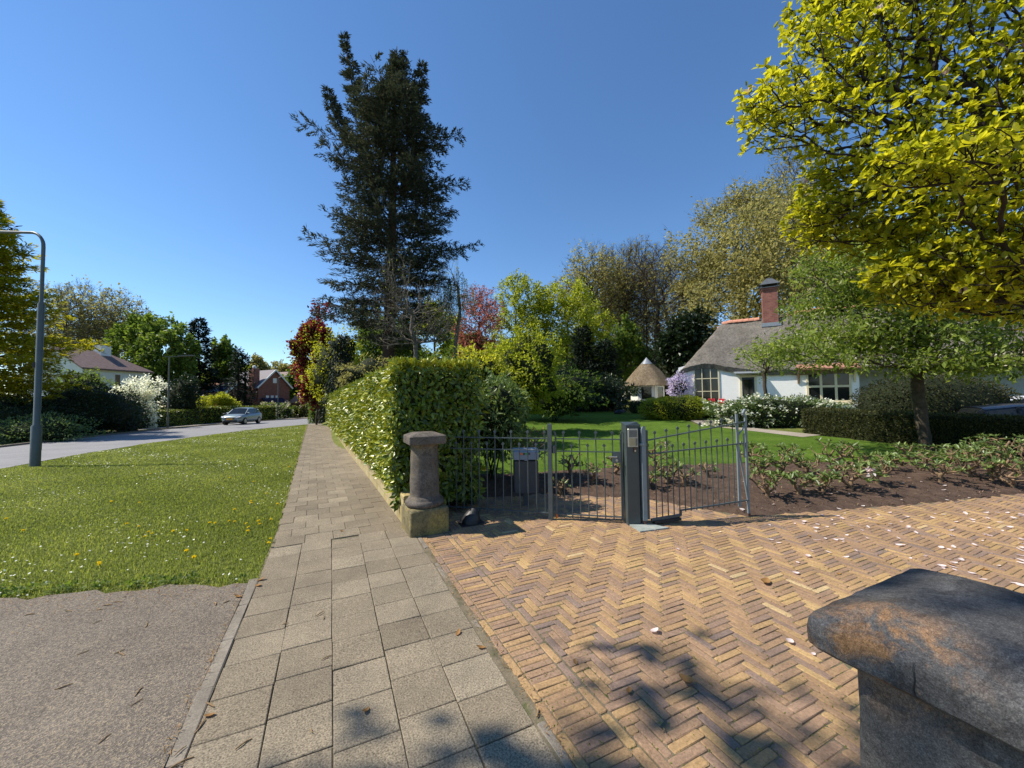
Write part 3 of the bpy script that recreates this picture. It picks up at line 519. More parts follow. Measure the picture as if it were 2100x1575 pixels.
# green moss crumbs in the brick joints
n=7000; q=np.stack([1.0+rng.random(n)**1.6*4.5,rng.uniform(.9,4.4,n)],1); qx=np.round((q[:,0]-1.0962)/wq)*wq+1.0962; m_=rng.random(n)<.5; q[:,0]=np.where(m_,qx,q[:,0]); qy=np.round((q[:,1]+4)/wq)*wq-4; q[:,1]=np.where(~m_,qy,q[:,1]); mb=MB(); leaves(mb,np.column_stack([q,np.full(n,-.004)]),.010,.6,upn=.2,droop=-1,c=(.2,.8)); stuff(tag(mb.build('moss','grass'),'tiny green moss tufts growing in the brick joints','moss'))
# ================================================================== gate pillars
def rsq(mb,prof,c=(0,0),rot=0,es=7,cs=4,jit=0,mi=0,cap=True):    # rounded-square rings: (half width, z, corner radius)
    R=[]
    for h,z,r in prof:
        ring=[]
        for q in range(4):
            a0=q*math.pi/2
            for i in range(cs+1):
                a=a0+i*math.pi/2/cs; cx=(h-r)*(1 if q in (0,3) else -1); cy=(h-r)*(1 if q in (0,1) else -1); ring.append((cx+r*math.cos(a),cy+r*math.sin(a)))
            a=a0+math.pi/2; nx=(h-r)*(1 if (q+1)%4 in (0,3) else -1); ny=(h-r)*(1 if (q+1)%4 in (0,1) else -1); e=(nx+r*math.cos(a),ny+r*math.sin(a)); s=ring[-1]
            for i in range(1,es): ring.append((s[0]+(e[0]-s[0])*i/es,s[1]+(e[1]-s[1])*i/es))
        R.append(np.column_stack([np.array(ring),np.full(len(ring),z)]))
    V=np.concatenate(R); k=len(R[0]); V=V+jit*np.sin(V*np.array([31,27,43])+V[:,[1,2,0]]*37+rot)*np.array([1,1,.6])+jit*.6*rng.normal(size=V.shape)
    cr,sr=math.cos(rot),math.sin(rot); V=np.column_stack([c[0]+V[:,0]*cr-V[:,1]*sr,c[1]+V[:,0]*sr+V[:,1]*cr,V[:,2]]); n=len(prof)
    mb.add(V,[[i*k+j,i*k+(j+1)%k,(i+1)*k+(j+1)%k,(i+1)*k+j] for i in range(n-1) for j in range(k)],mi=mi)
    if cap: mb.add(V[-k:],[list(range(k))],mi=mi); mb.add(V[:k],[list(range(k-1,-1,-1))],mi=mi)
    return mb
def pillar(x,y,rot,label,smat,near=False):
    t=thing('gate_pillar',label,'gate pillar',(x,y,0)); h=.225 if not near else .235
    rsq(MB(),[(.235,-.1,.02),(.238,.0,.02),(.238,.27,.022),(.228,.298,.03),(.15,.305,.03)],(x,y),rot+R_(4),9,3,.0025).build('plinth','plinth',t,smooth=True)
    mb=MB(); zz=np.linspace(.44,1.0,13); mb.lathe([(.15,.28),(.215,.30),(.238,.325),(.240,.35),(.225,.378),(.207,.388),(.206,.402),(.190,.415),(.182,.43)]+[(.181-.014*((z-.44)/.56)**1.2+.002*math.sin(z*23),z) for z in zz]+[(.168,1.02),(.178,1.05),(.205,1.076),(.21,1.09)],44,(x,y)); V=mb.V[0]; V[:,:2]+=.0016*rng.normal(size=(len(V),2)); 
    if near: mb=rsq(MB(),[(.20,.29,.05),(.215,.31,.06),(.215,.36,.06),(.198,.39,.05),(.19,.42,.035)]+[(.188-.004*q,.44+.60*q,.035) for q in np.linspace(0,1,11)]+[(.184,1.08,.035),(.188,1.12,.035)],(x,y),rot,10,7,.0015)
    mb.build('shaft',smat,t,smooth=True)
    if near: pf=[(h-.06,1.113,.02),(h-.008,1.116,.02),(h,1.124,.02),(h+.001,1.148,.02),(h-.001,1.168,.022),(h-.006,1.177,.024),(h-.014,1.182,.024),(h-.05,1.196,.022),(h-.088,1.211,.02),(h-.093,1.2125,.02),(h-.16,1.2145,.02)]
    else: pf=[(h-.06,1.066,.02),(h-.008,1.068,.02),(h,1.076,.022),(h+.002,1.10,.022),(h+.001,1.14,.022),(h,1.164,.018),(h-.004,1.1695,.018),(h-.05,1.188,.018),(h-.085,1.2005,.018),(h-.10,1.2055,.018),(h-.16,1.2085,.018)]
    c=rsq(MB(),pf,(x,y),rot,18,6,.0009).build('cap',smat,t,smooth=True,sharp=22)
    if near:
        fx=x-h-.0035; P=[(fx+.004,.300,1.175),(fx+.0004,.301,1.165),(fx,.299,1.15),(fx,.302,1.135),(fx,.300,1.124)]; MB().tube([(a_+.0021,b_,c_) for a_,b_,c_ in P],[.0004,.0006,.0008,.0009,.001],5).build('crack','black',c,world=True).location=(0,0,0)
    return t
pillar(1.075,4.9,0,'dark weathered stone pillar with yellow lichen plinth at the end of the laurel hedge','stone')
pillar(1.073,.225,0,'rust stained bluestone pillar with broad cap in the bottom right corner','stone_near',True)
# low lichen brick wall under the laurel hedge
mb=MB(); ys_=np.concatenate([np.arange(5.15,12,.4),np.arange(12,33,1.2)])
pts=[(float(XW(y)),y,float(-.013*max(0,y-8))) for y in ys_]; V=[]
for x,y,z in pts: V+=[(x+.012,y,z-.1),(x+.012,y,z+.36),(x+.03,y,z+.375),(x+.2,y,z+.375),(x+.22,y,z+.34),(x+.22,y,z-.1)]
n=len(pts); mb.add(V,[[i*6+j,i*6+j+1,(i+1)*6+j+1,(i+1)*6+j] for i in range(n-1) for j in range(5)]); mb.add(V[:6],[list(range(6))]); mb.add(V[-6:],[list(range(6))])
o=mb.build('low_brick_wall','wallbrick'); tag(o,'low yellow lichen covered brick wall running along the pavement under the laurel hedge','wall')
# ================================================================== iron fence, wicket, intercom post, gate leaf
def cp(x,d): p=A(x,820,d); return np.array([p[0],p[1],0.])
F0=cp(904,5.62); F1=cp(1126,5.2); H0=cp(1138,5.2); H1=cp(1271,5.02); IP=cp(1293,5.0); LH=cp(1316,4.93); LE=cp(1527,5.27)
def picket(par,p,zb,zt,dr,fin=True):
    mb=MB(); p=np.array(p); mb.tube([p+[0,0,zb],p+[0,0,zt-.035]],.0076,6)
    if fin:
        d=np.array([dr[0],dr[1],0]); nrm=np.array([-dr[1],dr[0],0]); q=[(0,-.028),(.0235,0),(0,.028),(-.0235,0)]; c=p+[0,0,zt-.03]
        fr=[c+d*a+UP*b+nrm*.005 for a,b in q]; bk=[c+d*a+UP*b-nrm*.005 for a,b in q]; mb.add(fr+bk,[[0,1,2,3],[7,6,5,4],[0,4,5,1],[1,5,6,2],[2,6,7,3],[3,7,4,0]])
    return mb.build('picket','fence',par)
def rail(par,a,b,w=.03,h=.012,name='rail'): return MB().bar(a,b,w,h).build(name,'fence',par)
def sqpost(par,p,z0,z1,w,mat,name,dr):
    d=np.array([dr[0],dr[1],0]);nn=np.array([-dr[1],dr[0],0]); V=[p+d*i*w/2+nn*j*w/2+UP*z for z in (z0,z1) for j in (-1,1) for i in (-1,1)]
    mb=MB(); mb.add(V,[(0,2,3,1),(0,1,5,4),(2,6,7,3),(0,4,6,2),(1,3,7,5)]); c=p+UP*(z1+.006); W=[p+d*i*w*.46+nn*j*w*.46+UP*(z1+.006) for j in (-1,1) for i in (-1,1)]; mb.add(V[4:]+W,[(0,1,5,4),(2,6,7,3),(0,4,6,2),(1,3,7,5),(4,5,7,6)]); return mb.build(name,mat,par)
def lerp(a,b,t): return np.asarray(a)*(1-t)+np.asarray(b)*t
dr=unit(F1-F0); t=thing('iron_fence','dark iron fence panel with diamond finials between the stone pillar and the wicket gate','fence',F0)
sqpost(t,F0,-.02,1.25,.075,'fence','post',dr); sqpost(t,F1,-.02,1.265,.055,'fence','post',dr)
a=F0+dr*.05;b=F1-dr*.03
for z in (1.075,.915,.085): rail(t,a+UP*z,b+UP*z)
for i in range(13):
    p=lerp(F0,F1,.075+.88*i/12.); picket(t,p,.035,1.19 if i%2==0 else 1.02,dr)
dr=unit(H1-H0); t=thing('wicket_gate','narrow iron wicket gate with a lock box next to the intercom post','gate',H0)
for p,s in ((H0,-1),(H1,1)):
    mb=MB(); mb.bar(p+UP*.04,p+UP*1.13,.022,.022); mb.bar(p+UP*1.13,p+UP*1.17+dr*(-s)*-.02,.022,.022); mb.build('stile','fence',t)
for z in (1.07,.905,.075): rail(t,H0+UP*z,H1+UP*z)
for i in range(7):
    p=lerp(H0,H1,.125+.75*i/6.); picket(t,p,.03,1.185 if i%2==0 else 1.015,dr)
lb=MB(); c=H1-dr*.055; nn=np.array([-dr[1],dr[0],0])
V=[c+dr*i*.05+nn*j*.02+UP*(.77+k*.13) for k in (0,1) for j in (-1,1) for i in (-1,1)]; lb.add(V,[(0,2,3,1),(4,5,7,6),(0,1,5,4),(2,6,7,3),(0,4,6,2),(1,3,7,5)]); lk=lb.build('lock_box','fence',t)
MB().tube([c-nn*.02+UP*.85,c-nn*.06+UP*.85,c-nn*.062+UP*.852-dr*.10],.008,6).build('handle','steel',lk,world=False).location=-np.array(t.location)
MB().tube([c-nn*.018+UP*.80,c-nn*.03+UP*.80],.016,10).build('cylinder_lock','steel',lk,world=False).location=-np.array(t.location)
MB().box(-.02,.02,-.02,.02,.88,.98).build('hinge','fence',t,world=False).location=(-.03,.0,0)
mb=MB(); mb.box(-.012,.012,-.012,.012,.02,.08); mb.build('hinge_pin','orange',t,world=False)
# intercom post: square column, its face turned to the street
fd=unit(H1-H0); dd=unit(-IP+np.array([0,0,0])); yaw=math.atan2(-fd[1],fd[0])
ang=math.atan2(RT[1],RT[0])+R_(4)
t=thing('intercom_post','dark grey square gate post carrying the steel intercom panel','gate post',IP,ang)
mb=MB(); mb.add([(-.095,-.075,-.03),(.06,-.075,-.03),(.11,-.02,-.03),(.11,.10,-.03),(-.095,.10,-.03),(-.095,-.075,1.245),(.06,-.075,1.245),(.11,-.02,1.245),(.11,.10,1.275),(-.095,.10,1.275)],[[0,1,6,5],[1,2,7,6],[2,3,8,7],[3,4,9,8],[4,0,5,9]]); mb.add([(-.1,-.08,1.245),(.063,-.08,1.245),(.115,-.022,1.245),(.115,.105,1.278),(-.1,.105,1.278),(-.1,-.08,1.258),(.063,-.08,1.258),(.115,-.022,1.258),(.115,.105,1.291),(-.1,.105,1.291)],[[0,1,6,5],[1,2,7,6],[2,3,8,7],[3,4,9,8],[4,0,5,9],[5,6,7,8,]]); mb.poly([(-.1,-.08,1.258),(.115,-.022,1.258),(.115,.105,1.291),(-.1,.105,1.291)]); mb.build('column','post',t,world=False)
ic=MB(); ic.bbox(-.082,.052,-.098,-.076,.985,1.215,.006); io=ic.build('intercom_panel','steel',t,world=False)
mb=MB()
for z in np.linspace(1.115,1.19,9): mb.box(-.062,.034,-.1005,-.0985,z-.0025,z+.0025)
mb.box(-.066,.038,-.0995,-.0982,1.108,1.197); mb.build('speaker_grille','grille',io,world=False)
mb=MB(); mb.box(-.066,.012,-.1005,-.0982,1.0,1.095); mb.build('name_panel','nameplate',io,world=False)
mb=MB(); mb.box(.016,.040,-.1005,-.0982,1.0,1.095); mb.build('button_strip','grille',io,world=False)
mb=MB(); mb.bbox(-.008,.028,-.088,-.0755,.915,.978,.004); ky=mb.build('key_plate','rusty',t,world=False)
mb=MB(); mb.tube([(.010,-.087,.935),(.010,-.094,.935)],.013,12); mb.build('key_switch','steel',ky,world=False)
# swing gate leaf, half open, with its hinge post
t=thing('gate_hinge_post','slim light grey hinge post with a collar next to the intercom post','gate post',LH,ang)
mb=MB(); mb.box(-.026,.026,-.03,.05,.06,1.2); mb.add([(-.026,-.03,1.2),(.026,-.03,1.2),(.026,.05,1.2),(-.026,.05,1.2),(-.006,-.03,1.245),(.026,-.03,1.245),(.026,.05,1.225),(-.006,.05,1.225)],[[0,1,5,4],[1,2,6,5],[2,3,7,6],[3,0,4,7],[4,5,6,7]]); mb.build('tube','lightpost',t,world=False)
mb=MB(); mb.box(.027,.066,-.006,.05,.07,1.19); mb.build('stile','post',t,world=False)
mb=MB(); mb.tube([(0,0,1.0),(0,0,1.03)],.042,12); mb.tube([(-.05,-.02,1.012),(-.02,-.02,1.012)],.012,8); mb.build('collar','lightpost',t,world=False)
mb=MB(); mb.tube([(0,0,-.02),(0,0,.07)],.024,10); mb.build('pivot','rusty',t,world=False)
dr=unit(LE-LH); S=LH+dr*.09; LL=np.linalg.norm(LE-S); nn=np.array([-dr[1],dr[0],0])
t=thing('gate_leaf','half open iron driveway gate leaf rising towards its free end','gate',S)
def lp(f,z): return S+dr*(f*LL)+UP*z
rail(t,lp(-.03,1.06),lp(1,1.265),.03,.014); rail(t,lp(-.03,.885),lp(.985,.975),.03,.014); rail(t,lp(.0,.055),lp(.29,.085),.03,.03,'bottom_rail'); rail(t,lp(.29,.145),lp(1,.205),.03,.014,'bottom_rail'); rail(t,lp(.29,.08),lp(.29,.15),.03,.014,'step_bar')
for i in range(15):
    f=.055+.80*i/14.; zt=1.06+.205*f+.115 if i%2==0 else .885+.09*f+.105; picket(t,lp(f,0),(.06+.03*f) if f<.29 else (.105+.06*f),zt,dr)
MB().bar(lp(.905,.13),lp(.905,1.37),.028,.028).build('stile','lightpost',t); 
mb=MB(); e=lp(1.0,0); mb.bar(e+UP*.02,e+UP*1.33,.026,.026); mb.bar(e+UP*1.33,e+UP*1.37-dr*.04,.026,.026); mb.bar(e+UP*1.37-dr*.04,e+UP*1.43+dr*.0,.03,.03); mb.build('stile','lightpost',t)
MB().bar(lp(.915,.93),lp(.995,.22),.016,.022).build('brace','lightpost',t)
MB().tube([lp(.91,1.07),lp(.93,1.11),lp(.965,1.16),lp(.99,1.22),lp(.998,1.30)],.012,6).build('brace','lightpost',t)
mb=MB(); mb.bar(lp(.965,.79)-nn*.02,lp(.965,1.10)-nn*.02,.02,.012); mb.bar(lp(.965,.79)-nn*.02,lp(.99,.79)-nn*.02,.02,.012); mb.bar(lp(.965,1.10)-nn*.02,lp(.99,1.10)-nn*.02,.02,.012); mb.build('latch','lightpost',t)
MB().bar(lp(1.0,-.06),lp(1.0,.03),.03,.03).build('drop_bolt','rusty',t)
t=thing('gate_opener','dark gate motor arm hidden low beneath the open leaf','gate motor',S+np.array([0,0,0]))
mb=MB(); mb.bar(lp(.02,.03),lp(.28,.045),.07,.035); mb.build('arm','black',t); MB().bar(lp(.1,.015),lp(.14,.03),.05,.03).build('bracket','rusty',t)
q=[G(1287,1075),G(1308,1071),G(1372,1084),G(1313,1092)]; mb=MB(); V=[p*[1,1,0]+UP*z for z in (-.02,.014) for p in q]; mb.add(V,[(0,1,5,4),(1,2,6,5),(2,3,7,6),(3,0,4,7),(4,5,6,7)]); tag(mb.build('motor_box_cover','plate'),'pale grey steel cover plate lying in the bricks at the foot of the hinge post','cover plate')
# grey letter box behind the fence, black cover on the ground
p=GD(1076,5.95); t=thing('letter_box','grey letter box with a light lid and orange green sticker standing behind the iron fence','letter box',(p[0],p[1],0),math.atan2(RT[1],RT[0])+R_(3)); t.scale=(.9,.95,1)
mb=MB(); mb.bbox(-.205,.205,-.12,.12,.2,.68,.015)
for x in (-.16,-.08,0,.08,.16): mb.box(x-.012,x+.012,-.128,-.12,.22,.62)
mb.build('body','boxbody',t,world=False)
mb=MB(); mb.add([(-.215,-.15,.70),(.215,-.15,.70),(.215,.13,.70),(-.215,.13,.70),(-.215,-.13,.815),(.215,-.13,.815),(.215,.13,.85),(-.215,.13,.85)],[[0,3,2,1],[4,5,6,7],[0,1,5,4],[1,2,6,5],[2,3,7,6],[3,0,4,7]]); mb.box(-.03,.03,-.156,-.15,.685,.71); ld=mb.build('lid','lid',t,world=False)
def stick(n,m,x0,x1): MB().add([(x0,-.1462,.772),(x1,-.1462,.772),(x1,-.1412,.802),(x0,-.1412,.802)],[[0,1,2,3]]).build(n,m,ld,world=False)
stick('sticker','orange',-.098,-.055); stick('sticker','boxbody',-.053,-.018); stick('sticker','green',-.016,.02); stick('sticker','boxbody',.022,.068)
MB().box(-.04,.04,-.03,.03,-.05,.2).build('foot_post','boxbody',t,world=False)
p=G(965,1072); mb=MB(); a=np.linspace(0,6.283,18,endpoint=False); V=[]
for f,r in ((0,.125),(.25,.12),(.55,.10),(.8,.065),(.96,.028)): V+=[(r*math.cos(k)+.06*f*f,r*math.sin(k),.20*f) for k in a]
mb.add(V,[[i*18+j,i*18+(j+1)%18,(i+1)*18+(j+1)%18,(i+1)*18+j] for i in range(4) for j in range(18)]); mb.add(V[-18:],[list(range(18))]); mb.box(-.15,.16,-.14,.14,0,.012)
o=mb.build('ground_cover_cap','black',smooth=False); o.location=(p[0],p[1],.0); tag(o,'black rounded plastic cap on the bricks in the shade beside the stone pillar','cover')
# ================================================================== street lamps
def street_lamp(label,p,H,segs,arm,mat,heads):
    t=thing('street_lamp',label,'street lamp',p,0,'street lamps along the road'); z=p[2]; mb=MB(); prof=[]
    for z0,z1,r in segs: prof+=[(r,z0),(r,z1)]
    P=[];
    mb.lathe([(r,zz-.05 if zz==0 else zz) for r,zz in prof],14); mb.build('pole',mat,t,world=False,smooth=True)
    return t
p=GD(77,10.75); t=street_lamp('tall grey street lamp with stepped pole and curved arm on the near grass',p,6.8,[(0,1.12,.105),(1.17,4.55,.07),(4.6,6.2,.042)],0,'lamp',0)
ad=-RT*.99+FW*.08; q=[np.array([0,0,6.15])]
for k in range(1,9): a=k/8*1.5; q.append(np.array([0,0,6.2])+ad*.42*(1-math.cos(a))+UP*.42*math.sin(a))
q+= [q[-1]+ad*.6+UP*.04,q[-1]+ad*1.2+UP*.08]; MB().tube(q,[.042]*3+[.038]*(len(q)-3),12).build('arm','lamp',t,world=False,smooth=True)
MB().tube([q[-1],q[-1]+ad*.1,q[-1]+ad*.5,q[-1]+ad*.6],[.03,.09,.08,.03],10).build('lamp_head','lamp',t,world=False,smooth=True)
MB().box(-.1,-.05,-.06,.06,2.75,2.9).build('junction_box','black',t,world=False); MB().box(.095,.108,-.03,.03,.45,.8).build('service_door','lamp',t,world=False)
p=GD(345,31.5); t=street_lamp('olive grey street lamp with a flat head reaching right beside the white blossom tree',p,6,[(0,1.0,.08),(1.05,5.9,.05)],0,'lamp_dull',0)
MB().bar(-RT*.4+UP*5.9,RT*1.1+UP*5.92,.06,.06).build('arm','lamp_dull',t,world=False); MB().bar(RT*.8+UP*5.95,RT*2.0+UP*5.98,.3,.09).build('lamp_head','lamp_dull',t,world=False)
p=GD(570,53.5); t=street_lamp('farthest slim street lamp standing by the brick house at the road bend',p,6,[(0,1.0,.09),(1.05,5.6,.06)],0,'lamp',0)
MB().tube([UP*5.5,UP*5.75+RT*.1,UP*5.9+RT*.5,UP*5.92+RT*1.6],[.06,.055,.05,.05],8).build('arm','lamp',t,world=False); MB().bar(RT*1.5+UP*5.95,RT*2.3+UP*5.97,.22,.09).build('lamp_head','lamp',t,world=False)
# ================================================================== cars and bin
def car(label,p,rz,paint,L=4.45,W=1.86,H=1.6,plate=True,cat='car'):
    t=thing('parked_car',label,cat,p,rz); xs_=np.array([-.5,-.485,-.44,-.33,-.12,.13,.27,.38,.45,.485,.5])*L
    hw=np.array([.72,.82,.89,.92,.925,.925,.915,.89,.82,.72,.60])*W/1.86; top=np.array([.80,.95,1.02,1.02,1.0,.99,.96,.90,.83,.74,.62])*H/1.6; bot=np.array([.50,.36,.30,.26,.25,.25,.26,.28,.30,.34,.40])*H/1.6
    V=[];
    for x,h,tp,bt in zip(xs_,hw,top,bot):
        half=[(h*.85,bt),(h*.97,bt+.08),(h,bt+.28*(tp-bt)),(h,bt+.6*(tp-bt)),(h*.965,bt+.85*(tp-bt)),(h*.88,tp-.01),(h*.55,tp+.02),(0,tp+.03)]; V+=[(x,-y,z) for y,z in half]+[(x,y,z) for y,z in half[-2::-1]]
    k=15; n=len(xs_); mb=MB(); mb.add(V,[[i*k+j,i*k+j+1,(i+1)*k+j+1,(i+1)*k+j] for i in range(n-1) for j in range(k-1)]); mb.add(V[:k],[list(range(k))]); mb.add(V[-k:],[list(range(k-1,-1,-1))]); mb.add(V,[[i*k,(i+1)*k,(i+1)*k+k-1,i*k+k-1] for i in range(n-1)]); bd=mb.build('body',paint,t,world=False,smooth=True)
    s=H/1.6; B=[(-.45*L,.80),(.23*L,.82)]; zb=.96*s; zt=1.53*s
    st=[(-.455*L,.70,zb,.0),(-.36*L,.80,zb,.43*s),(-.20*L,.83,zb,.54*s),(.02*L,.83,zb,.555*s),(.09*L,.83,zb,.50*s),(.25*L,.80,zb,.02)]
    V=[]
    for x,h,z,dz in st:
        half=[(h,z),(h-.16*dz/.55,z+dz*.9),(h-.30*dz/.55,z+dz*1.0),(0,z+dz*1.06)]; V+=[(x,-y,q) for y,q in half]+[(x,y,q) for y,q in half[-2::-1]]
    mb=MB(); k=7; mb.add(V,[[i*k+j,i*k+j+1,(i+1)*k+j+1,(i+1)*k+j] for i in range(len(st)-1) for j in range(k-1)]); mb.build('windows','glass',t,world=False)
    mb=MB(); R=[]
    for x,h,z,dz in st[1:5]:
        R+=[(x,-h+.13*dz/.55,z+dz*.93),(x,-h+.30*dz/.55-.01,z+dz*1.0+.02),(x,0,z+dz*1.06+.022),(x,h-.30*dz/.55+.01,z+dz*1.0+.02),(x,h-.13*dz/.55,z+dz*.93)]
    mb.add(R,[[i*5+j,i*5+j+1,(i+1)*5+j+1,(i+1)*5+j] for i in range(3) for j in range(4)]); rf=mb.build('roof',paint,t,world=False,smooth=True)
    for sd in (-1,1):
        for i,j in ((0,1),(4,5)):
            x0,h0,z0,d0=st[i];x1,h1,z1,d1=st[j]; MB().bar((x0,sd*(h0-.16*d0/.55),z0+d0*.9),(x1,sd*(h1-.16*d1/.55),z1+d1*.9),.06,.07).build('pillar_trim',paint,t,world=False)
        x,h,z,dz=st[2]; MB().bar((x,sd*h,z),(x,sd*(h-.15*dz/.55+.01),z+dz*.9),.09,.03).build('pillar_trim',paint,t,world=False)
        MB().bbox(.16*L,.20*L,sd*.93-.1,sd*.93+.1,.98*s,1.12*s,.03).build('mirror',paint,t,world=False)
        MB().add([(.47*L,sd*.52,.70*s),(.445*L,sd*.81*W/1.86,.74*s),(.42*L,sd*.87*W/1.86,.80*s),(.455*L,sd*.58,.80*s),(.515*L,sd*.52,.68*s),(.487*L,sd*.80*W/1.86,.72*s),(.44*L,sd*.885*W/1.86,.81*s),(.475*L,sd*.58,.815*s)],[[4,5,6,7],[0,1,5,4],[1,2,6,5],[2,3,7,6],[3,0,4,7]]).build('headlight','headlight',t,world=False)
        MB().bbox(-.505*L,-.46*L,sd*.68-.13,sd*.68+.13,.80*s,.96*s,.02).build('tail_light','taillight',t,world=False)
        for x in (-.305,.305):
            mb=MB(); mb.tube([(x*L,sd*(.935*W/1.86-.24),.34),(x*L,sd*(.935*W/1.86-.02),.34),(x*L,sd*(.935*W/1.86+.005),.34)],[.35,.35,.32],20); w_=mb.build('wheel','tyre',t,world=False)
            mb=MB(); mb.tube([(x*L,sd*(.935*W/1.86),.34),(x*L,sd*(.935*W/1.86+.012),.34)],[.24,.22],10); mb.build('rim','rim',w_,world=False)
    MB().bbox(.47*L,.508*L,-.62,.62,.30*s,.44*s,.02).build('bumper','black',t,world=False); MB().bbox(.485*L,.512*L,-.40,.40,.60*s,.69*s,.01).build('grille','black',t,world=False)
    if plate: MB().bbox(.50*L,.520*L,-.27,.27,.49*s,.60*s,.005).build('number_plate','numplate',t,world=False)
    return t
p=GD(498,38.5); tv=np.array([2.4,-8.,0]); car('silver grey blue hatchback with an orange front plate parked on the road',p+UP*.015,math.atan2(-.97,-.30),'silver',4.3,1.86,1.68)
cr=A(2092,830,11.9); car('dark blue car with red tail light half hidden behind the clipped hedge',(cr[0]+.5,cr[1]-.35,float(gz(cr[0],cr[1]))-.35),math.atan2(-.8,.62),'navy',4.4,1.8,1.5,False)
cr=A(2150,828,15.2); car('white car standing behind the dark blue car, only its roof showing',(cr[0],cr[1],float(gz(cr[0],cr[1]))-.25),math.atan2(-.8,.7),'carwhite',4.3,1.8,1.5,False)
p=GD(466,41.5); t=thing('wheelie_bin','black wheelie bin on the verge beside the silver car','bin',p,R_(20))
mb=MB(); mb.add([(-.24,-.26,.05),(.24,-.26,.05),(.24,.26,.05),(-.24,.26,.05),(-.3,-.34,1.0),(.3,-.34,1.0),(.3,.34,1.0),(-.3,.34,1.0)],[[0,3,2,1],[0,1,5,4],[1,2,6,5],[2,3,7,6],[3,0,4,7],[4,5,6,7]]); mb.build('body','black',t,world=False)
mb=MB(); mb.bbox(-.33,.33,-.38,.38,1.005,1.09,.03); mb.build('lid','boxbody',t,world=False); MB().tube([(-.25,.3,.12),(.25,.3,.12)],.12,12).build('wheel','tyre',t,world=False)
MB().bbox(-.08,.08,-.335,-.30,.72,.86,.005).build('sticker','lid',t,world=False)
# robot mower
p=GG_=G(1271,849); t=thing('robot_mower','small dark robot mower parked in the shade on the garden lawn','robot mower',p,R_(-20))
mb=MB(); a=np.linspace(0,6.283,20,endpoint=False); V=[]
for f,z in ((.95,.07),(1,.13),(.9,.21),(.6,.26)): V+=[(f*.38*math.cos(k),f*.27*math.sin(k),z+.02*math.cos(k)) for k in a]
mb.add(V,[[i*20+j,i*20+(j+1)%20,(i+1)*20+(j+1)%20,(i+1)*20+j] for i in range(3) for j in range(20)]); mb.add(V[-20:],[list(range(20))]); mb.add(V[:20],[list(range(19,-1,-1))]); mb.build('body','black',t,world=False,smooth=True)
for sd in (-1,1): MB().tube([(-.15,sd*.24,.12),(-.15,sd*.31,.12)],.12,14).build('wheel','tyre',t,world=False)
# ================================================================== thatched cottage
ud=.874*RT-.486*FW; nd=.486*RT+.874*FW; O=A(1393,820,26.0); O[2]=.45
CT=thing('thatched_cottage','white brick cottage with a grey thatched roof and orange ridge tiles','house',O,math.atan2(ud[1],ud[0]))
def ev(u): return 2.72+.62*math.exp(-((u-1.55)/2.0)**2)
def zr_(u,n):
    zr=6.55+.25*sst(5,8,u); e=ev(u); tf=(n+.24)/3.4; tb=(6.7-n)/3.5; tl=(u+.24)/2.9
    f=e+(zr-e)*(np.sign(tf)*np.abs(tf)**1.08); b=2.7+(zr-2.7)*(np.sign(tb)*np.abs(tb)**1.08); e2=2.55; l=e2+(zr-e2)*(np.sign(tl)*np.abs(tl)**1.05)
    k=7.; return -np.log(np.exp(-k*f)+np.exp(-k*b)+np.exp(-k*l))/k
us=np.concatenate([np.arange(-.24,4,.14),np.arange(4,17.1,.25)]); ns=np.concatenate([np.arange(-.24,3.3,.13),np.arange(3.3,6.75,.35)])
U_,N_=np.meshgrid(us,ns); Zt=np.vectorize(zr_)(U_,N_)+.03*np.sin(U_*3.1+N_*2)*np.sin(N_*2.7)+.012*rng.normal(size=U_.shape); Zb=Zt-.30
edge=(N_<=-.23); Un=U_+0; Nn=N_+0; Nb=np.where(edge,N_+.12,N_); Ub=np.where(U_<=-.23,U_+.12,U_)
idx=np.arange(U_.size).reshape(U_.shape); Q=np.stack([idx[:-1,:-1],idx[:-1,1:],idx[1:,1:],idx[1:,:-1]],-1).reshape(-1,4)
mb=MB(); T=np.stack([Un,Nn,Zt],-1).reshape(-1,3); B_=np.stack([Ub,Nb,Zb],-1).reshape(-1,3); mb.add(T,Q); mb.add(B_,Q[:,::-1]); n=U_.size
rim=[idx[0,:],idx[-1,:],idx[:,0],idx[:,-1]]; rf=[]
for r in rim: rf+=[[r[i],r[i+1],r[i+1]+n,r[i]+n] for i in range(len(r)-1)]
mb.add(np.concatenate([T,B_]),rf); roof=mb.build('roof','thatch',CT,world=False,smooth=True)
for ua,ub in ((2.35,4.9),(6.0,16.6)):
    mb=MB(); u=ua
    while u<ub: z=float(zr_(u,3.15)); a=np.linspace(-.1,math.pi+.1,8); V=[(x,3.15+.23*math.cos(q),z-.06+.20*math.sin(q)+dz) for x,dz in ((u,0),(u+.33,.03)) for q in a]; mb.add(V,[[i,i+1,i+9,i+8] for i in range(7)]); mb.add(V[:8],[list(range(8))]); mb.add(V[8:],[list(range(8))]); u+=.32
    mb.build('ridge_tiles','ridge',roof,world=False)
mb=MB()
V=[(0,0,-.6),(0,6.3,-.6),(0,6.3,2.3),(0,5.2,3.4),(0,1.1,3.4),(0,0,2.3)]
w1=[(u,ev(u)+.12) for u in np.linspace(0,9.3,40)]
mb.add([(u,0,-.6) for u,_ in w1]+[(u,0,z) for u,z in w1],[[i,i+1,41+i,40+i] for i in range(39)]); mb.add([(0,y,z) for y,z in ((0,-.6),(6.3,-.6),(6.3,2.6),(3.1,3.3),(0,2.9))],[[4,3,2,1,0]])
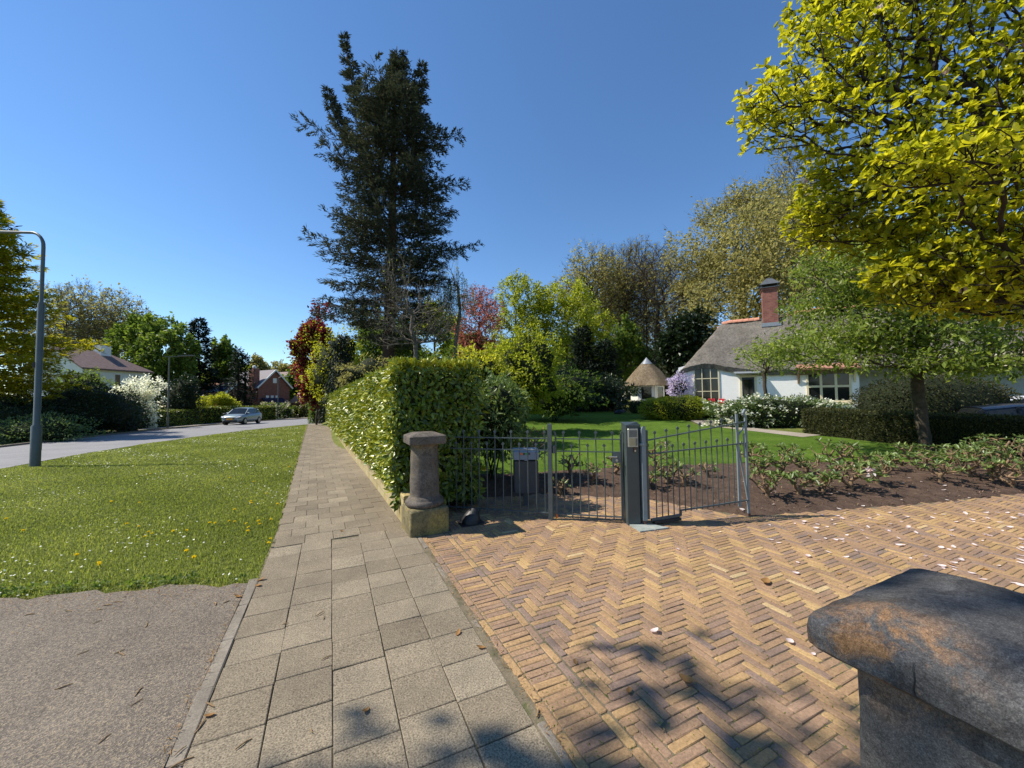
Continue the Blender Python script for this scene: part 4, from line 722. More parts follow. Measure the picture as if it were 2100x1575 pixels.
mb.add([(9.3,0,-.6),(9.3,1.3,-.6),(9.3,1.3,2.9),(9.3,0,2.9)],[[0,1,2,3]]); mb.add([(0,6.3,-.6),(16,6.3,-.6),(16,6.3,2.7),(0,6.3,2.7)],[[0,1,2,3]]); mb.add([(16,6.3,-.6),(16,1.3,-.6),(16,1.3,2.9),(16,6.3,2.9)],[[0,1,2,3]]); mb.build('wall','whitebrick',CT,world=False)
MB().box(9.3,16,1.3,1.5,-.6,3.2).build('recessed_wall','greywall',CT,world=False)
def win(par,u0,u1,z0,z1,nu,nz,y=0,mat='cream_paint',fr=.08,bar_=.05,sill=True,name='window'):
    mb=MB(); d0=y-.06
    mb.box(u0,u0+fr,d0,y+.02,z0,z1); mb.box(u1-fr,u1,d0,y+.02,z0,z1); mb.box(u0+fr,u1-fr,d0,y+.02,z1-fr,z1); mb.box(u0+fr,u1-fr,d0,y+.02,z0,z0+fr)
    for i in range(1,nu): x=u0+(u1-u0)*i/nu; mb.box(x-bar_/2,x+bar_/2,d0+.01,y+.0,z0+fr,z1-fr)
    for i in range(1,nz): z=z0+(z1-z0)*i/nz; mb.box(u0+fr,u1-fr,d0+.013,y+.0,z-bar_/2,z+bar_/2)
    f=mb.build(name,mat,par,world=False); MB().add([(u0+fr,y-.012,z0+fr),(u1-fr,y-.012,z0+fr),(u1-fr,y-.012,z1-fr),(u0+fr,y-.012,z1-fr)],[[0,1,2,3]]).build('pane','glass',f,world=False)
    if sill: MB().box(u0-.08,u1+.08,y-.16,y-.061,z0-.09,z0-.005).build('sill',mat,f,world=False)
    return f
win(CT,.92,2.42,.72,3.22,3,3); win(CT,6.92,8.95,.80,2.62,3,2,fr=.10,bar_=.12)
win(CT,11.2,12.0,.7,2.3,1,2,1.3); win(CT,12.6,13.3,.7,2.3,1,2,1.3)
mb=MB(); mb.box(3.55,3.67,-.06,.02,.0,2.5); mb.box(4.33,4.45,-.06,.02,.0,2.5); mb.box(3.67,4.33,-.06,.02,2.38,2.5); df=mb.build('door_frame','cream_paint',CT,world=False)
dd_=MB().box(3.67,4.33,-.03,.01,0,2.38).build('door','dark_paint',CT,world=False); MB().box(3.75,4.25,-.036,-.0305,1.15,2.25).build('pane','glass',dd_,world=False); MB().tube([(4.25,-.03,1.05),(4.25,-.08,1.05),(4.15,-.082,1.05)],.012,6).build('handle','steel',dd_,world=False)
mb=MB(); mb.add([(3.2,-.0,2.72),(4.75,0,2.72),(4.6,-.5,2.55),(3.35,-.5,2.55),(3.2,0,2.80),(4.75,0,2.80),(4.62,-.55,2.62),(3.33,-.55,2.62)],[[0,1,2,3],[7,6,5,4],[3,2,6,7],[0,3,7,4],[1,5,6,2]]); mb.build('door_hood','zinc',CT,world=False)
mb=MB(); mb.add([(6.45,0,2.95),(9.25,0,2.95),(9.25,-.7,2.66),(6.45,-.7,2.66),(6.45,0,3.03),(9.25,0,3.03),(9.25,-.72,2.73),(6.45,-.72,2.73)],[[0,1,2,3],[7,6,5,4],[3,2,6,7],[0,3,7,4],[1,5,6,2]]); aw=mb.build('awning','tile_orange',CT,world=False)
for x in (6.55,9.1):
    mb=MB(); mb.tube([(x,-.02,1.95),(x,-.10,2.2),(x,-.3,2.5),(x,-.62,2.66)],[.05,.06,.06,.05],6); mb.bar((x,-.03,1.9),(x,-.03,2.9),.09,.06); mb.build('bracket','timber' if x<7 else 'cream_paint',aw,world=False)
MB().bbox(6.35,7.0,-.42,-.17,.68,.86,.02).build('window_box','rusty',CT,world=False)
mb=MB(); mb.box(5.02,5.10,-.06,-.0,1.25,1.32); mb.box(5.0,5.12,-.16,-.061,1.05,1.32); mb.build('wall_lantern','black',CT,world=False)
mb=MB(); mb.box(5.12,5.98,2.7,3.6,5.6,8.35); mb.box(5.07,6.03,2.65,3.65,8.35,8.5); ch=mb.build('chimney','redbrick',CT,world=False)
mb=MB(); mb.box(5.0,6.1,2.57,3.73,8.50,8.56)
mb.add([(4.96,2.5,8.72),(6.14,2.5,8.72),(6.14,3.8,8.72),(4.96,3.8,8.72),(5.35,2.9,9.15),(5.75,2.9,9.15),(5.75,3.4,9.15),(5.35,3.4,9.15)],[[0,1,5,4],[1,2,6,5],[2,3,7,6],[3,0,4,7],[4,5,6,7],[3,2,1,0]])
for x in (5.06,5.98):
    for y in (2.62,3.66): mb.box(x,x+.06,y-.03,y+.03,8.56,8.74)
mb.box(5.4,5.7,2.95,3.35,9.15,9.22); mb.build('chimney_cap','lead',ch,world=False); MB().box(5.0,6.1,2.5,2.69,5.85,6.1).build('flashing','zinc',ch,world=False)
mb=MB(); mb.box(15.6,15.8,-.4,-.2,-.6,2.6); mb.build('porch_post','timber',CT,world=False)
def loc(u,n,z=0): return O+ud*u+nd*n+UP*z
# garden chairs in front of the tall window
def folding_chair(label,u,n,mat,rz):
    p=loc(u,n); p[2]=float(gz(p[0],p[1])); t=thing('garden_chair',label,'chair',p,rz)
    mb=MB(); mb.bbox(-.2,.2,-.2,.2,.44,.47,.01); mb.build('seat',mat,t,world=False); mb=MB(); mb.bbox(-.2,.2,.18,.21,.6,.9,.01); mb.build('backrest',mat,t,world=False)
    for x in (-.18,.18): MB().bar((x,-.2,0),(x,.2,.9),.025).build('leg',mat,t,world=False); MB().bar((x,.2,0),(x,-.17,.46),.025).build('leg',mat,t,world=False)
folding_chair('white folding garden chair in front of the tall cottage window',1.55,-1.0,'white_paint',CT.rotation_euler[2]+.6); folding_chair('red garden chair close to the tall cottage window',1.95,-.75,'red_paint',CT.rotation_euler[2]); folding_chair('red garden chair at the right end of the tall cottage window',2.45,-.8,'red_paint',CT.rotation_euler[2]-.4)
# ================================================================== thatched summer house
p=GD(1328,32.5); GZ=thing('summer_house','small hexagonal white summer house with a tan thatched roof','summer house',p,R_(12)); a=[R_(60*i) for i in range(7)]
mb=MB(); V=[(1.35*math.cos(q),1.35*math.sin(q),z) for z in (-.2,1.95) for q in a[:6]]; mb.add(V,[[i,(i+1)%6,6+(i+1)%6,6+i] for i in range(6)]); mb.build('wall','whitewall',GZ,world=False)
rr=[(1.95,1.72),(1.9,1.78),(1.5,2.35),(1.0,3.0),(.42,3.62)]; k=36
def hexr(r,q): s=(q%R_(60))-R_(30); return r*(.35+.65*math.cos(R_(30))/math.cos(s)+.07)
qs=np.linspace(0,6.2832,k,endpoint=False); V=[(hexr(r,q)*math.cos(q),hexr(r,q)*math.sin(q),z+.02*rng.normal()) for r,z in rr for q in qs]; mb=MB(); mb.add(V,[[i*k+j,i*k+(j+1)%k,(i+1)*k+(j+1)%k,(i+1)*k+j] for i in range(4) for j in range(k)]); mb.add(V[:k],[list(range(k-1,-1,-1))]); rf=mb.build('roof','thatch_tan',GZ,world=False,smooth=True)
mb=MB(); V=[(.5*math.cos(q),.5*math.sin(q),3.56) for q in qs]+[(0,0,4.15)]; mb.add(V,[[i,(i+1)%k,k] for i in range(k)]); mb.build('finial_cap','zinc',rf,world=False)
for i,q in enumerate((R_(-150),R_(-90),R_(-30),R_(30),R_(210-60*0))):
    if i>3: continue
    c,s=math.cos(q),math.sin(q); r=1.35*math.cos(R_(30))+.0
    def w2(x,z,o): return (c*(r+o)-s*x,s*(r+o)+c*x,z)
    mb=MB()
    for x0,x1,z0,z1 in ((-.48,-.4,.55,1.7),(.4,.48,.55,1.7),(-.4,.4,.55,.63),(-.4,.4,1.62,1.7)):
        V=[w2(x,z,o) for o in (0,.04) for z in (z0,z1) for x in (x0,x1)]; mb.add(V,[(4,5,7,6),(0,1,5,4),(2,6,7,3),(0,4,6,2),(1,3,7,5)])
    f=mb.build('window','white_paint',GZ,world=False); MB().add([w2(-.4,.63,.012),w2(.4,.63,.012),w2(.4,1.62,.012),w2(-.4,1.62,.012)],[[0,1,2,3]]).build('pane','glass',f,world=False)
# ================================================================== houses beyond the road
def house(name,label,px,d,zb,l,g,L,W,eave,ridge,wall,roofm,hipL=0,over=.35,cat='house'):
    p=A(px,825,d); p[2]=zb; l=unit(l[0]*RT+l[1]*FW); g=unit(g[0]*RT+g[1]*FW); t=thing(name,label,cat,p)
    def P(a,b,z): return l*a+g*b+UP*z
    h=W/2; mb=MB(); V=[P(0,0,-1),P(L,0,-1),P(L,W,-1),P(0,W,-1),P(0,0,eave),P(L,0,eave),P(L,W,eave),P(0,W,eave),P(0,h,ridge-.1),P(L,h,ridge-.1)]
    mb.add(V,[[0,1,5,4],[2,3,7,6]]); mb.add(V,[[0,4,8,7,3]]); 
    if hipL: mb.add(V,[[1,2,6,5]])
    else: mb.add(V,[[1,2,6,9,5]])
    mb.build('wall',wall,t,world=False); s=(ridge-eave)/h; o=over; th=.16
    e=eave-o*s; lo,hi=-o,L+o; rt=L-hipL if hipL else L+o
    mb=MB()
    for dz in (0,th):
        V=[P(lo,-o,e+dz),P(hi,-o,e+dz),P(rt,h,ridge+dz),P(lo,h,ridge+dz),P(lo,W+o,e+dz),P(hi,W+o,e+dz)]; mb.add(V,[[0,1,2,3],[3,2,5,4]])
        if hipL: mb.add(V,[[1,5,2]])
    a=[P(lo,-o,e),P(hi,-o,e),P(hi,W+o,e),P(rt,h,ridge),P(lo,h,ridge),P(lo,W+o,e)]; b=[q+UP*th for q in a]; mb.add(a+b,[[0,1,7,6],[1,2,8,7],[2,5,11,8],[0,4,10,6],[4,5,11,10]]); rf=mb.build('roof',roofm,t,world=False)
    return t,P,rf
def wbox(mb,P,a0,a1,b0,b1,z0,z1):
    V=[P(a,b,z) for z in (z0,z1) for b in (b0,b1) for a in (a0,a1)]; mb.add(V,[(0,2,3,1),(4,5,7,6),(0,1,5,4),(2,6,7,3),(0,4,6,2),(1,3,7,5)]); return mb
t,P,rf=house('white_house','white rendered house with a brown tiled roof behind the shrubs across the road',168,40,-.6,(.1,.99),(-.99,.1),6.6,6.6,6.15,8.2,'whitewall','tile_brown',2.2)
for a in (.9,2.9,4.8):
    f=wbox(MB(),P,a,a+.62,-.05,.02,4.15,5.6).build('window','whitewall',t,world=False); wbox(MB(),P,a+.06,a+.56,-.06,-.051,4.2,5.55).build('pane','timber',f,world=False)
wbox(MB(),P,3.4,4.4,2.4,3.4,7.2,9.0).build('chimney','whitewall',rf,world=False)
t,P,rf=house('brick_garage','low brick outbuilding with an orange tiled roof carrying solar panels',460,60,-1,(-.9,.43),(.43,.9),8.2,4.4,4.1,5.85,'redbrick','tile_orange',0,.3)
s=(5.85-4.1)/2.2; mb=MB(); V=[P(1.0,.05,4.1+.05*s+.22),P(5.8,.05,4.1+.05*s+.22),P(4.6,1.9,4.1+1.9*s+.22),P(.9,1.9,4.1+1.9*s+.22)]; mb.add(V,[[0,1,2,3]]); V=[q+UP*.04 for q in V]; mb.add(V,[[3,2,1,0]]); sp=mb.build('solar_panels','solar',rf,world=False)
mb=MB(); mb.bar(P(1,1.0,4.1+1.0*s+.29),P(5.2,1.0,4.1+1.0*s+.29),.06,.03); mb.build('panel_joint','steel',sp,world=False); mb=MB(); mb.bar(P(-.33,-.3,4.0),P(-.33,2.2,6.0),.12,.25); mb.build('bargeboard','white_paint',rf,world=False)
t,P,rf=house('brick_house','large brick house with grey tiled roof and broad chimney behind the orange roof',529,70,-1,(-.9,.43),(.43,.9),13.5,6.0,5.6,8.7,'redbrick','tile_grey',3.0,.4)
wbox(MB(),P,.6,2.0,-.5,.6,3.0,8.9).build('chimney','redbrick',rf,world=False); 
mb=MB(); q=P(1.3,.05,8.95); mb.lathe([(.35,8.9),(.38,9.1),(.25,9.4),(.05,9.5)],12,(q[0],q[1])); mb.build('chimney_pot','white_paint',rf,world=False)
mb=MB(); V=[P(-.1,.5,3.4),P(-.1,4.6,3.4),P(-2.6,4.6,1.9),P(-2.6,.5,1.9)]; mb.add(V,[[0,1,2,3]]); mb.add([v+UP*.12 for v in V],[[3,2,1,0]]); mb.build('lean_to_roof','solar',t,world=False)
wbox(MB(),P,-2.5,-.01,.6,4.5,-1,1.9).build('lean_to_wall','redbrick',t,world=False)
mb=MB()
for b in (1.4,2.3,3.2): wbox(mb,P,-.06,.0,b,b+.55,3.5,3.95)
f=mb.build('window_row','white_paint',t,world=False); wbox(MB(),P,-.05,.0,2.7,3.4,6.3,7.2).build('window','white_paint',t,world=False)
mb=MB(); mb.bar(P(-.42,-.4,5.3),P(-.42,3,8.75),.1,.25); mb.bar(P(-.42,3,8.75),P(-.42,6.4,5.3),.1,.25); mb.build('bargeboard','white_paint',rf,world=False)
t,P,rf=house('brick_house','dark red brick house farthest away, showing just its upper storey behind the grey roof',571,92,-1,(-.9,.43),(.43,.9),9,8,7.2,10.2,'redbrick','tile_brown',0,.3)
t,P,rf=house('brick_shed','small orange roofed shed at the far bend of the road',620,72,-1,(-.9,.43),(.43,.9),3.5,3.5,2.6,4.3,'redbrick','tile_orange',0,.2)
t,P,rf=house('white_gable_house','distant white gabled house glimpsed between dark conifers behind the garden',1272,58,1.2,(-.5,.86),(-.86,-.5),8,5,5.2,7.0,'whitewall','tile_brown',0,.3)
t,P,rf=house('brown_roof_house','distant house with a reddish roof almost hidden by the green trees',1180,62,1,(-.9,.43),(.43,.9),9,7,6.0,8.6,'redbrick','tile_brown',0,.3)
# ================================================================== vegetation
def camv(a,b,c): return RT*a+FW*b+UP*c
def tocam(P): return P[:,:1]*RT+P[:,1:2]*FW+P[:,2:3]*UP
def plant(name,label,cat,p,group=None): return thing(name,label,cat,p,0,group)
def broad(name,label,x0,x1,y0,y1,d,trunk=None,leaf='mid',n=6000,ls=None,na=260,bark='bark',tip=.012,lobes=9,asp=.6,depth=.8,cl=.09,droop=.2,bare=0,group=None,cat='tree',r0=None,extra=None,lr=.42,core=.62,c=(0,1),wl=.25,seed=None,k=5,lobs=None):
    b4=bare>=4; n=int(n*(1.2 if b4 else 1.7)); ls=(ls or d*.0055)*(1.1 if b4 else 1.3); na=int(na*1.25)
    cx=(x0+x1)/2; cy=(y0+y1)/2; C=A(cx,cy,d); rx=(x1-x0)/2/790*d; rz=(y1-y0)/2/790*d; ry=rx*depth
    tx=trunk if trunk is not None else cx; b=GD(tx,d); t=plant(name,label,cat,b,group)
    U,dirs=lump(na,lobes,seed,core,lr); S=np.array([rx,ry,rz])*1.13; att=C+tocam(U*S)
    if lobs:
        ar=[a_*b_ for _,_,a_,b_ in lobs]; at=[]
        for q_,(px_,py_,a_,b_) in enumerate(lobs):
            m_=max(12,int(na*ar[q_]/sum(ar))); dv=rdir(m_)*(rng.random((m_,1))**.42); at.append(A(px_,py_,d+rng.normal()*ry*.45)+tocam(dv*np.array([a_,(a_+b_)*.5,b_])*d/790*1.12))
        att=np.concatenate(at)
    H=C[2]-b[2]; top=np.array([b[0]*.55+C[0]*.45,b[1]*.55+C[1]*.45,C[2]+rz*.15]); base=np.array(b)-[0,0,.1]
    ts=np.linspace(0,1,7); wv=.03*H; tr=[base*(1-q)+top*q+np.array([math.sin(q*5+cx)*wv*q,math.cos(q*4+cx)*wv*q,0]) for q in ts]
    X,par,n0=grow(att,tr,wl); r,ch=pipes(X,par,tip,r0)
    mb=MB(); limbs(mb,X,par,r,k,.07)
    if bare:
        e=np.where(np.arange(len(X))>=n0)[0]; e=np.repeat(e,bare); P=X[e]; Lh=(rx+rz)*.5*.17*(.5+rng.random(len(e)))[:,None]; ax=unit(rdir(len(e))*.7+unit(P-C)*.5+unit(P-X[np.maximum(par[e],0)])*.9); Q=P+ax*Lh; m=P+ax*Lh*.5+rdir(len(e))*Lh*.08; w_=tip*.55; sd=unit(np.cross(ax,rdir(len(e))))*w_
        v=np.stack([P-sd,P+sd,m+sd*.7,m-sd*.7,Q],1).reshape(-1,3); kk=np.arange(len(e))[:,None]*5; mb.add(v,kk+[0,1,2,3]); mb.add(v,kk+[3,2,4])
        P2=np.repeat(m,2,0); ax2=unit(np.repeat(ax,2,0)+rdir(len(P2))*.8); L2=np.repeat(Lh,2,0)*.55; sd2=unit(np.cross(ax2,rdir(len(P2))))*w_*.7; v=np.stack([P2-sd2,P2+sd2,P2+ax2*L2],1).reshape(-1,3); mb.add(v,np.arange(len(P2))[:,None]*3+[0,1,2])
    mb.build('trunk',bark,t,smooth=True)
    if n:
        tipn=np.where((np.arange(len(X))>=n0)&(ch<2))[0]; i=rng.choice(tipn,n); P=X[i]+rng.normal(size=(n,3))*np.array([rx,rx,rz])*cl; ls_=ls or d*.0052
        mb=MB(); leaves(mb,P,ls_,asp,out=unit(P-C),outw=.35,droop=droop,c=c)
        if extra: extra(mb,X,tipn)
        mb.build('crown',leaf if not extra else [leaf,extra.mat],t)
    return t
def shrub(name,label,x0,x1,y0,y1,d,leaf='mid',n=3500,ls=None,asp=.55,lobes=10,depth=.9,core='dark',cat='shrub',group=None,droop=.1,flow=None,base=None,stems=True,corez=.8,c=(0,1),up=.5,nob=.16,sq=1.):
    cx=(x0+x1)/2; d0=d; C=A(cx,(y0+y1)/2,d); rx=(x1-x0)/2/790*d; rz=(y1-y0)/2/790*d; ry=rx*depth; b=GD(cx,d); t=plant(name,label,cat,(C[0],C[1],b[2]),group)
    D=rdir(n); f=1+nob*np.sin(D[:,0]*5+cx)*np.sin(D[:,1]*6+1)+nob*.8*np.sin(D[:,2]*7+D[:,0]*4+cx*.1)+nob*.5*np.sin(D[:,0]*13+D[:,2]*11); 
    if sq!=1: D=np.sign(D)*np.abs(D)**sq; 
    q=(.80+.24*rng.random(n)**.8)*f; U=D*q[:,None]; U[:,2]=np.maximum(U[:,2],-.98); P=C+tocam(U*np.array([rx,ry,rz])); ls_=ls or max(.05,d*.0055)
    mb=MB(); leaves(mb,P,ls_,asp,out=unit(tocam(D)),outw=.5,droop=droop,upn=up,c=c); mats=[leaf]
    if flow: 
        m_,nf,sz,asf=flow; k=rng.integers(0,n,nf); pf=C+tocam(D[k]*f[k][:,None]*1.03*np.array([rx,ry,rz])); 
        fmb=MB(); pf=np.repeat(pf,7,0)+rng.normal(size=(nf*7,3))*sz*.45; leaves(fmb,pf,sz,asf,upn=.6); fmb.build('blossom',m_,t)
    mb.build('foliage',mats,t)
    # inner twig mass
    g=9; th=np.linspace(0,math.pi,g); ph=np.linspace(0,2*math.pi,14,endpoint=False); V=[]
    for a in th:
        for p_ in ph:
            dd=np.array([math.sin(a)*math.cos(p_),math.sin(a)*math.sin(p_),math.cos(a)]); 
            if sq!=1: dd=np.sign(dd)*np.abs(dd)**sq
            ff=1+nob*math.sin(dd[0]*5+cx)*math.sin(dd[1]*6+1)+nob*.8*math.sin(dd[2]*7+dd[0]*4+cx*.1); V.append(dd*ff*corez)
    V=np.array(V); V[:,2]=np.maximum(V[:,2],-1); V=C+tocam(V*np.array([rx,ry,rz])); mb=MB(); mb.add(V,[[i*14+j,i*14+(j+1)%14,(i+1)*14+(j+1)%14,(i+1)*14+j] for i in range(g-1) for j in range(14)])
    if stems:
        for k in range(6):
            e=C+tocam(np.array([[rng.normal()*.4*rx,rng.normal()*.3*ry,-.2*rz]]))[0]; mb.tube([[C[0]+rng.normal()*.1,C[1]+rng.normal()*.1,b[2]-.1],e],[.02,.01],5)
    mb.build('stems','twigcore',t,smooth=True); return t
M['twigcore']=rough_m('dense_inner_twigs',[(.35,(.008,.012,.005)),(.7,(.03,.04,.014))],14,.95,.8,.05,5)
def conifer(name,label,px,ytop,ybase_px,d,prof,nb,leaf,bark='bark_dark',r0=.3,lsz=.3,asp=.28,dens=16,droop=.25,uptip=.25,f0=.05,sub=9,group=None,tips=None,seed=1,lean=0,skip=None,hang=0.,cat='conifer',pit0=.22,pit1=.35):
    b=GD(px,d); top=A(px+lean,ytop,d); t=plant(name,label,cat,b,group); H=top[2]-b[2]; rg=np.random.default_rng(seed)
    axes=[(np.array(b),np.array(top),1.)]
    mb=MB(); ts=np.linspace(0,1,14); sw=lambda q: np.array(b)*(1-q)+np.array(top)*q+np.array([math.sin(q*6),math.cos(q*5),0])*.004*H*q
    mb.tube([sw(q)-[0,0,.2*(q==0)] for q in ts],[r0*(1-q)**.8+.02 for q in ts],9); LP=[];LA=[]
    def branch(o,az,L,pit,main=True):
        dirh=RT*math.cos(az)+FW*math.sin(az); s=np.linspace(0,1,7)[:,None]
        zc=L*(pit*s-droop*1.9*s*s+uptip*1.6*s**3.2); pts=o+dirh*L*s*(1-.05*s)+UP*zc+np.concatenate([np.zeros((1,3)),rg.normal(size=(6,3))*.02*L])
        mb.tube(pts,np.linspace(max(.012,.010*L),.006,7),4,cap=False); side=np.cross(dirh,UP)
        for j in range(sub):
            f=.16+.84*(j+rg.random())/sub; p=np.array([np.interp(f,s[:,0],pts[:,q]) for q in range(3)]); sg=(-1)**j; l2=L*(.36*(1-f)+.10)*(.7+.6*rg.random()); dr=unit(side*sg*(.9)+dirh*(.55+.3*rg.random())+UP*(rg.normal()*.12-hang))
            k=max(4,int(dens*l2/ (lsz*1.6))); u=rg.random(k)[:,None]; P=p+dr*l2*u-UP*(hang*l2*u*u*.8)+rg.normal(size=(k,3))*lsz*.22; LP.append(P); LA.append(unit(dr+rg.normal(size=(k,3))*.45+dirh*.25-UP*(hang*.8)))
        k=max(4,int(dens*.5)); u=.45+.58*rg.random(k); P=np.stack([np.interp(u,s[:,0],pts[:,q]) for q in range(3)],1)+rg.normal(size=(k,3))*lsz*.2; LP.append(P); LA.append(unit(dirh+rg.normal(size=(k,3))*.5))
    for i in range(nb):
        f=f0+(1-f0)*((i+rg.random())/nb)**.92; 
        if f>.985: continue
        az=i*2.39996+rg.normal()*.3; o=sw(f); y=ybase_px+(ytop-ybase_px)*f; ca=math.cos(az); 
        rl,rr=prof(f); R0=(rr if ca>0 else rl); Rm=(rl+rr)/2; Rr=(R0*abs(ca)+Rm*(1-abs(ca)))*d/790; Lb=Rr*(.62+.5*rg.random())
        if skip and skip(f,az,rg): continue
        if Lb<.15: Lb=.15
        branch(o,az,Lb,pit0+pit1*f*f+rg.normal()*.08)
    if tips:
        for (x_,y_,xb,yb,w_) in tips:       # extra leaders
            e=A(x_,y_,d); s0=A(xb,yb,d); mid=(s0+e)/2+RT*(.25*(e-s0)@RT); q=[s0,mid*.6+s0*.4,mid,e]; mb.tube(q,[.09,.07,.05,.015],6)
            for k in range(30):
                f=.12+.86*(k+rg.random())/30; o=np.array([np.interp(f,[0,.3,.5,1],[z[c_] for z in q]) for c_ in range(3)]); branch(o,k*2.4+rg.normal()*.3,max(.12,w_*d/790*(1-f)**.8*(.6+.6*rg.random())),.5)
    mb.build('trunk',bark,t,smooth=True); P=np.concatenate(LP);Ax=np.concatenate(LA); m=MB(); leaves(m,P,lsz,asp,axis=Ax,upn=.8,fold=.1); m.build('crown',leaf,t); return t
# ---- laurel hedge: inner mass, leaves on the sides, end and top
HY0,HY1,HT=5.42,32.5,2.08
hb=thing('laurel_hedge','tall clipped laurel hedge with a sunlit side along the pavement and a shaded end','hedge',(1.3,5.6,0))
def hx(y): return XW(y)-.07
def hw(y): return 1.28
def htop(y): return HT-.004*(y-5.4)
mb=MB(); yy=np.concatenate([np.arange(HY0+.06,12,.5),np.arange(12,HY1,1.5)]); V=[]
for y in yy: a=hx(y)+.07; V+=[(a+.10,y,.30+gz(-1,y)),(a,y,.6),(a,y,htop(y)-.14),(a+.06,y,htop(y)-.09),(a+hw(y)-.22,y,htop(y)-.09),(a+hw(y)-.18,y,.05)]
n=len(yy); mb.add(V,[[i*6+j,i*6+(j+1)%6,(i+1)*6+(j+1)%6,(i+1)*6+j] for i in range(n-1) for j in range(6)]); mb.add(V[:6],[list(range(6))]); mb.add(V[-6:],[list(range(6))]); mb.build('stems','twigcore',hb)
def wob(y,z): return .022*np.sin(y*1.7+z*2.1)+.015*np.sin(y*4.1+z*3.3)+.01*np.sin(y*9+z*7)
mb=MB()
for y0,y1,de,sz in ((HY0,7.5,1150,.088),(7.5,11,720,.10),(11,17,330,.14),(17,24,200,.17),(24,HY1,130,.21)):
    k=int((y1-y0)*1.75*de); y=rng.uniform(y0,y1,k); z=rng.uniform(.30,2.1,k)-.006*(y-5.4); low=sst(.75,.3,z)*.10; P=np.column_stack([hx(y)+wob(y,z)+low+rng.normal(size=k)*.035+.02,y,z+gz(-1,y)*.8]); leaves(mb,P,sz,.42,out=np.array([-.9,-.15,.25]),outw=.3,droop=.25,nd=np.array([-1.,-.1,.35]),c=(.2,1),det=1 if y0<10 else 0)  # lighter leaf range on this side, sunlight partly put into the colour
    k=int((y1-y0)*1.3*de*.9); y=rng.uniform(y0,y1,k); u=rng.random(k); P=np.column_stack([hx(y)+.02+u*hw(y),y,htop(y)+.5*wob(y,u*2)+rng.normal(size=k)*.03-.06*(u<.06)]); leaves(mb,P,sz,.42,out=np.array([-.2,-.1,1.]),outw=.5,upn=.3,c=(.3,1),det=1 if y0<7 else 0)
k=3600; x=hx(5.5)+.02+rng.random(k)*1.22; z=.18+rng.random(k)*(HT-.18); P=np.column_stack([x,HY0+.5*wob(x*2,z)+rng.normal(size=k)*.035+.03,z]); leaves(mb,P,.092,.42,out=np.array([0,-1.,.1]),outw=.12,droop=.7,nd=np.array([0,-1.3,.1]),c=(0,.5),det=1)  # only the darker leaf tones, shade of the end put into the colour
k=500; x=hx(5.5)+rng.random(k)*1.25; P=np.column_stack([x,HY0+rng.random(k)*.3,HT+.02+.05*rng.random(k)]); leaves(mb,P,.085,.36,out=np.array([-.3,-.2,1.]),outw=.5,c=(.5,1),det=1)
y=rng.uniform(HY0,20,2500); P=np.column_stack([hx(y)+hw(y)+.02*rng.normal(size=2500),y,rng.uniform(.1,2.05,2500)]); leaves(mb,P,.14,.42,out=np.array([1,0,.2]))
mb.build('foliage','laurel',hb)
# ---- pruned rhododendrons in the soil bed
def rosettes(mb,P,UPV,L,nl=8,mi=0,c=(0,1),asp=.33,open_=.9):
    P=np.repeat(P,nl,0); U=np.repeat(unit(UPV),nl,0); r=unit(np.cross(U,rdir(len(P)))); ax=unit(r*open_+U*(.35+.5*rng.random((len(P),1)))); leaves(mb,P,L,asp,axis=ax,upn=1,c=c,mi=mi,det=1,var=.3)
RH=[] 
spots=[(1170,985,.55,4,1.0),(1215,1000,.6,5,.6),(1150,1015,.35,3,.5),(1262,985,.55,2,.5),(1345,965,.75,9,1.),(1370,1000,.7,10,1.1),(1330,1010,.45,6,.9),(1405,1010,.45,5,.9),(1452,990,.55,2,.3),(1545,960,.55,10,1.),(1575,1030,.5,7,.9),(1600,985,.45,8,.9),(1640,1025,.45,8,1.),(1655,985,.6,9,1.),(1690,1020,.45,9,1.),(1715,975,.65,10,1.),(1745,1015,.6,12,1.2),(1775,980,.65,10,1.),(1800,1005,.5,8,1.),(1825,975,.55,9,.9),(1870,965,.5,8,.9),(1930,1000,.62,14,1.25),(1965,965,.7,12,1.2),(1990,990,.75,14,1.3),(2035,995,.75,14,1.2),(2060,960,.75,12,1.2),(2090,985,.75,12,1.1),(1555,985,.5,6,.8),(1620,950,.45,8,.9),(1900,945,.45,8,.9),(2075,1005,.6,8,1.),(2015,950,.6,10,1.)]
words=['pruned to thick bare stumps','cut back to gnarled brown branches','with a few new leaf rosettes','leafing out again in fresh rosettes']
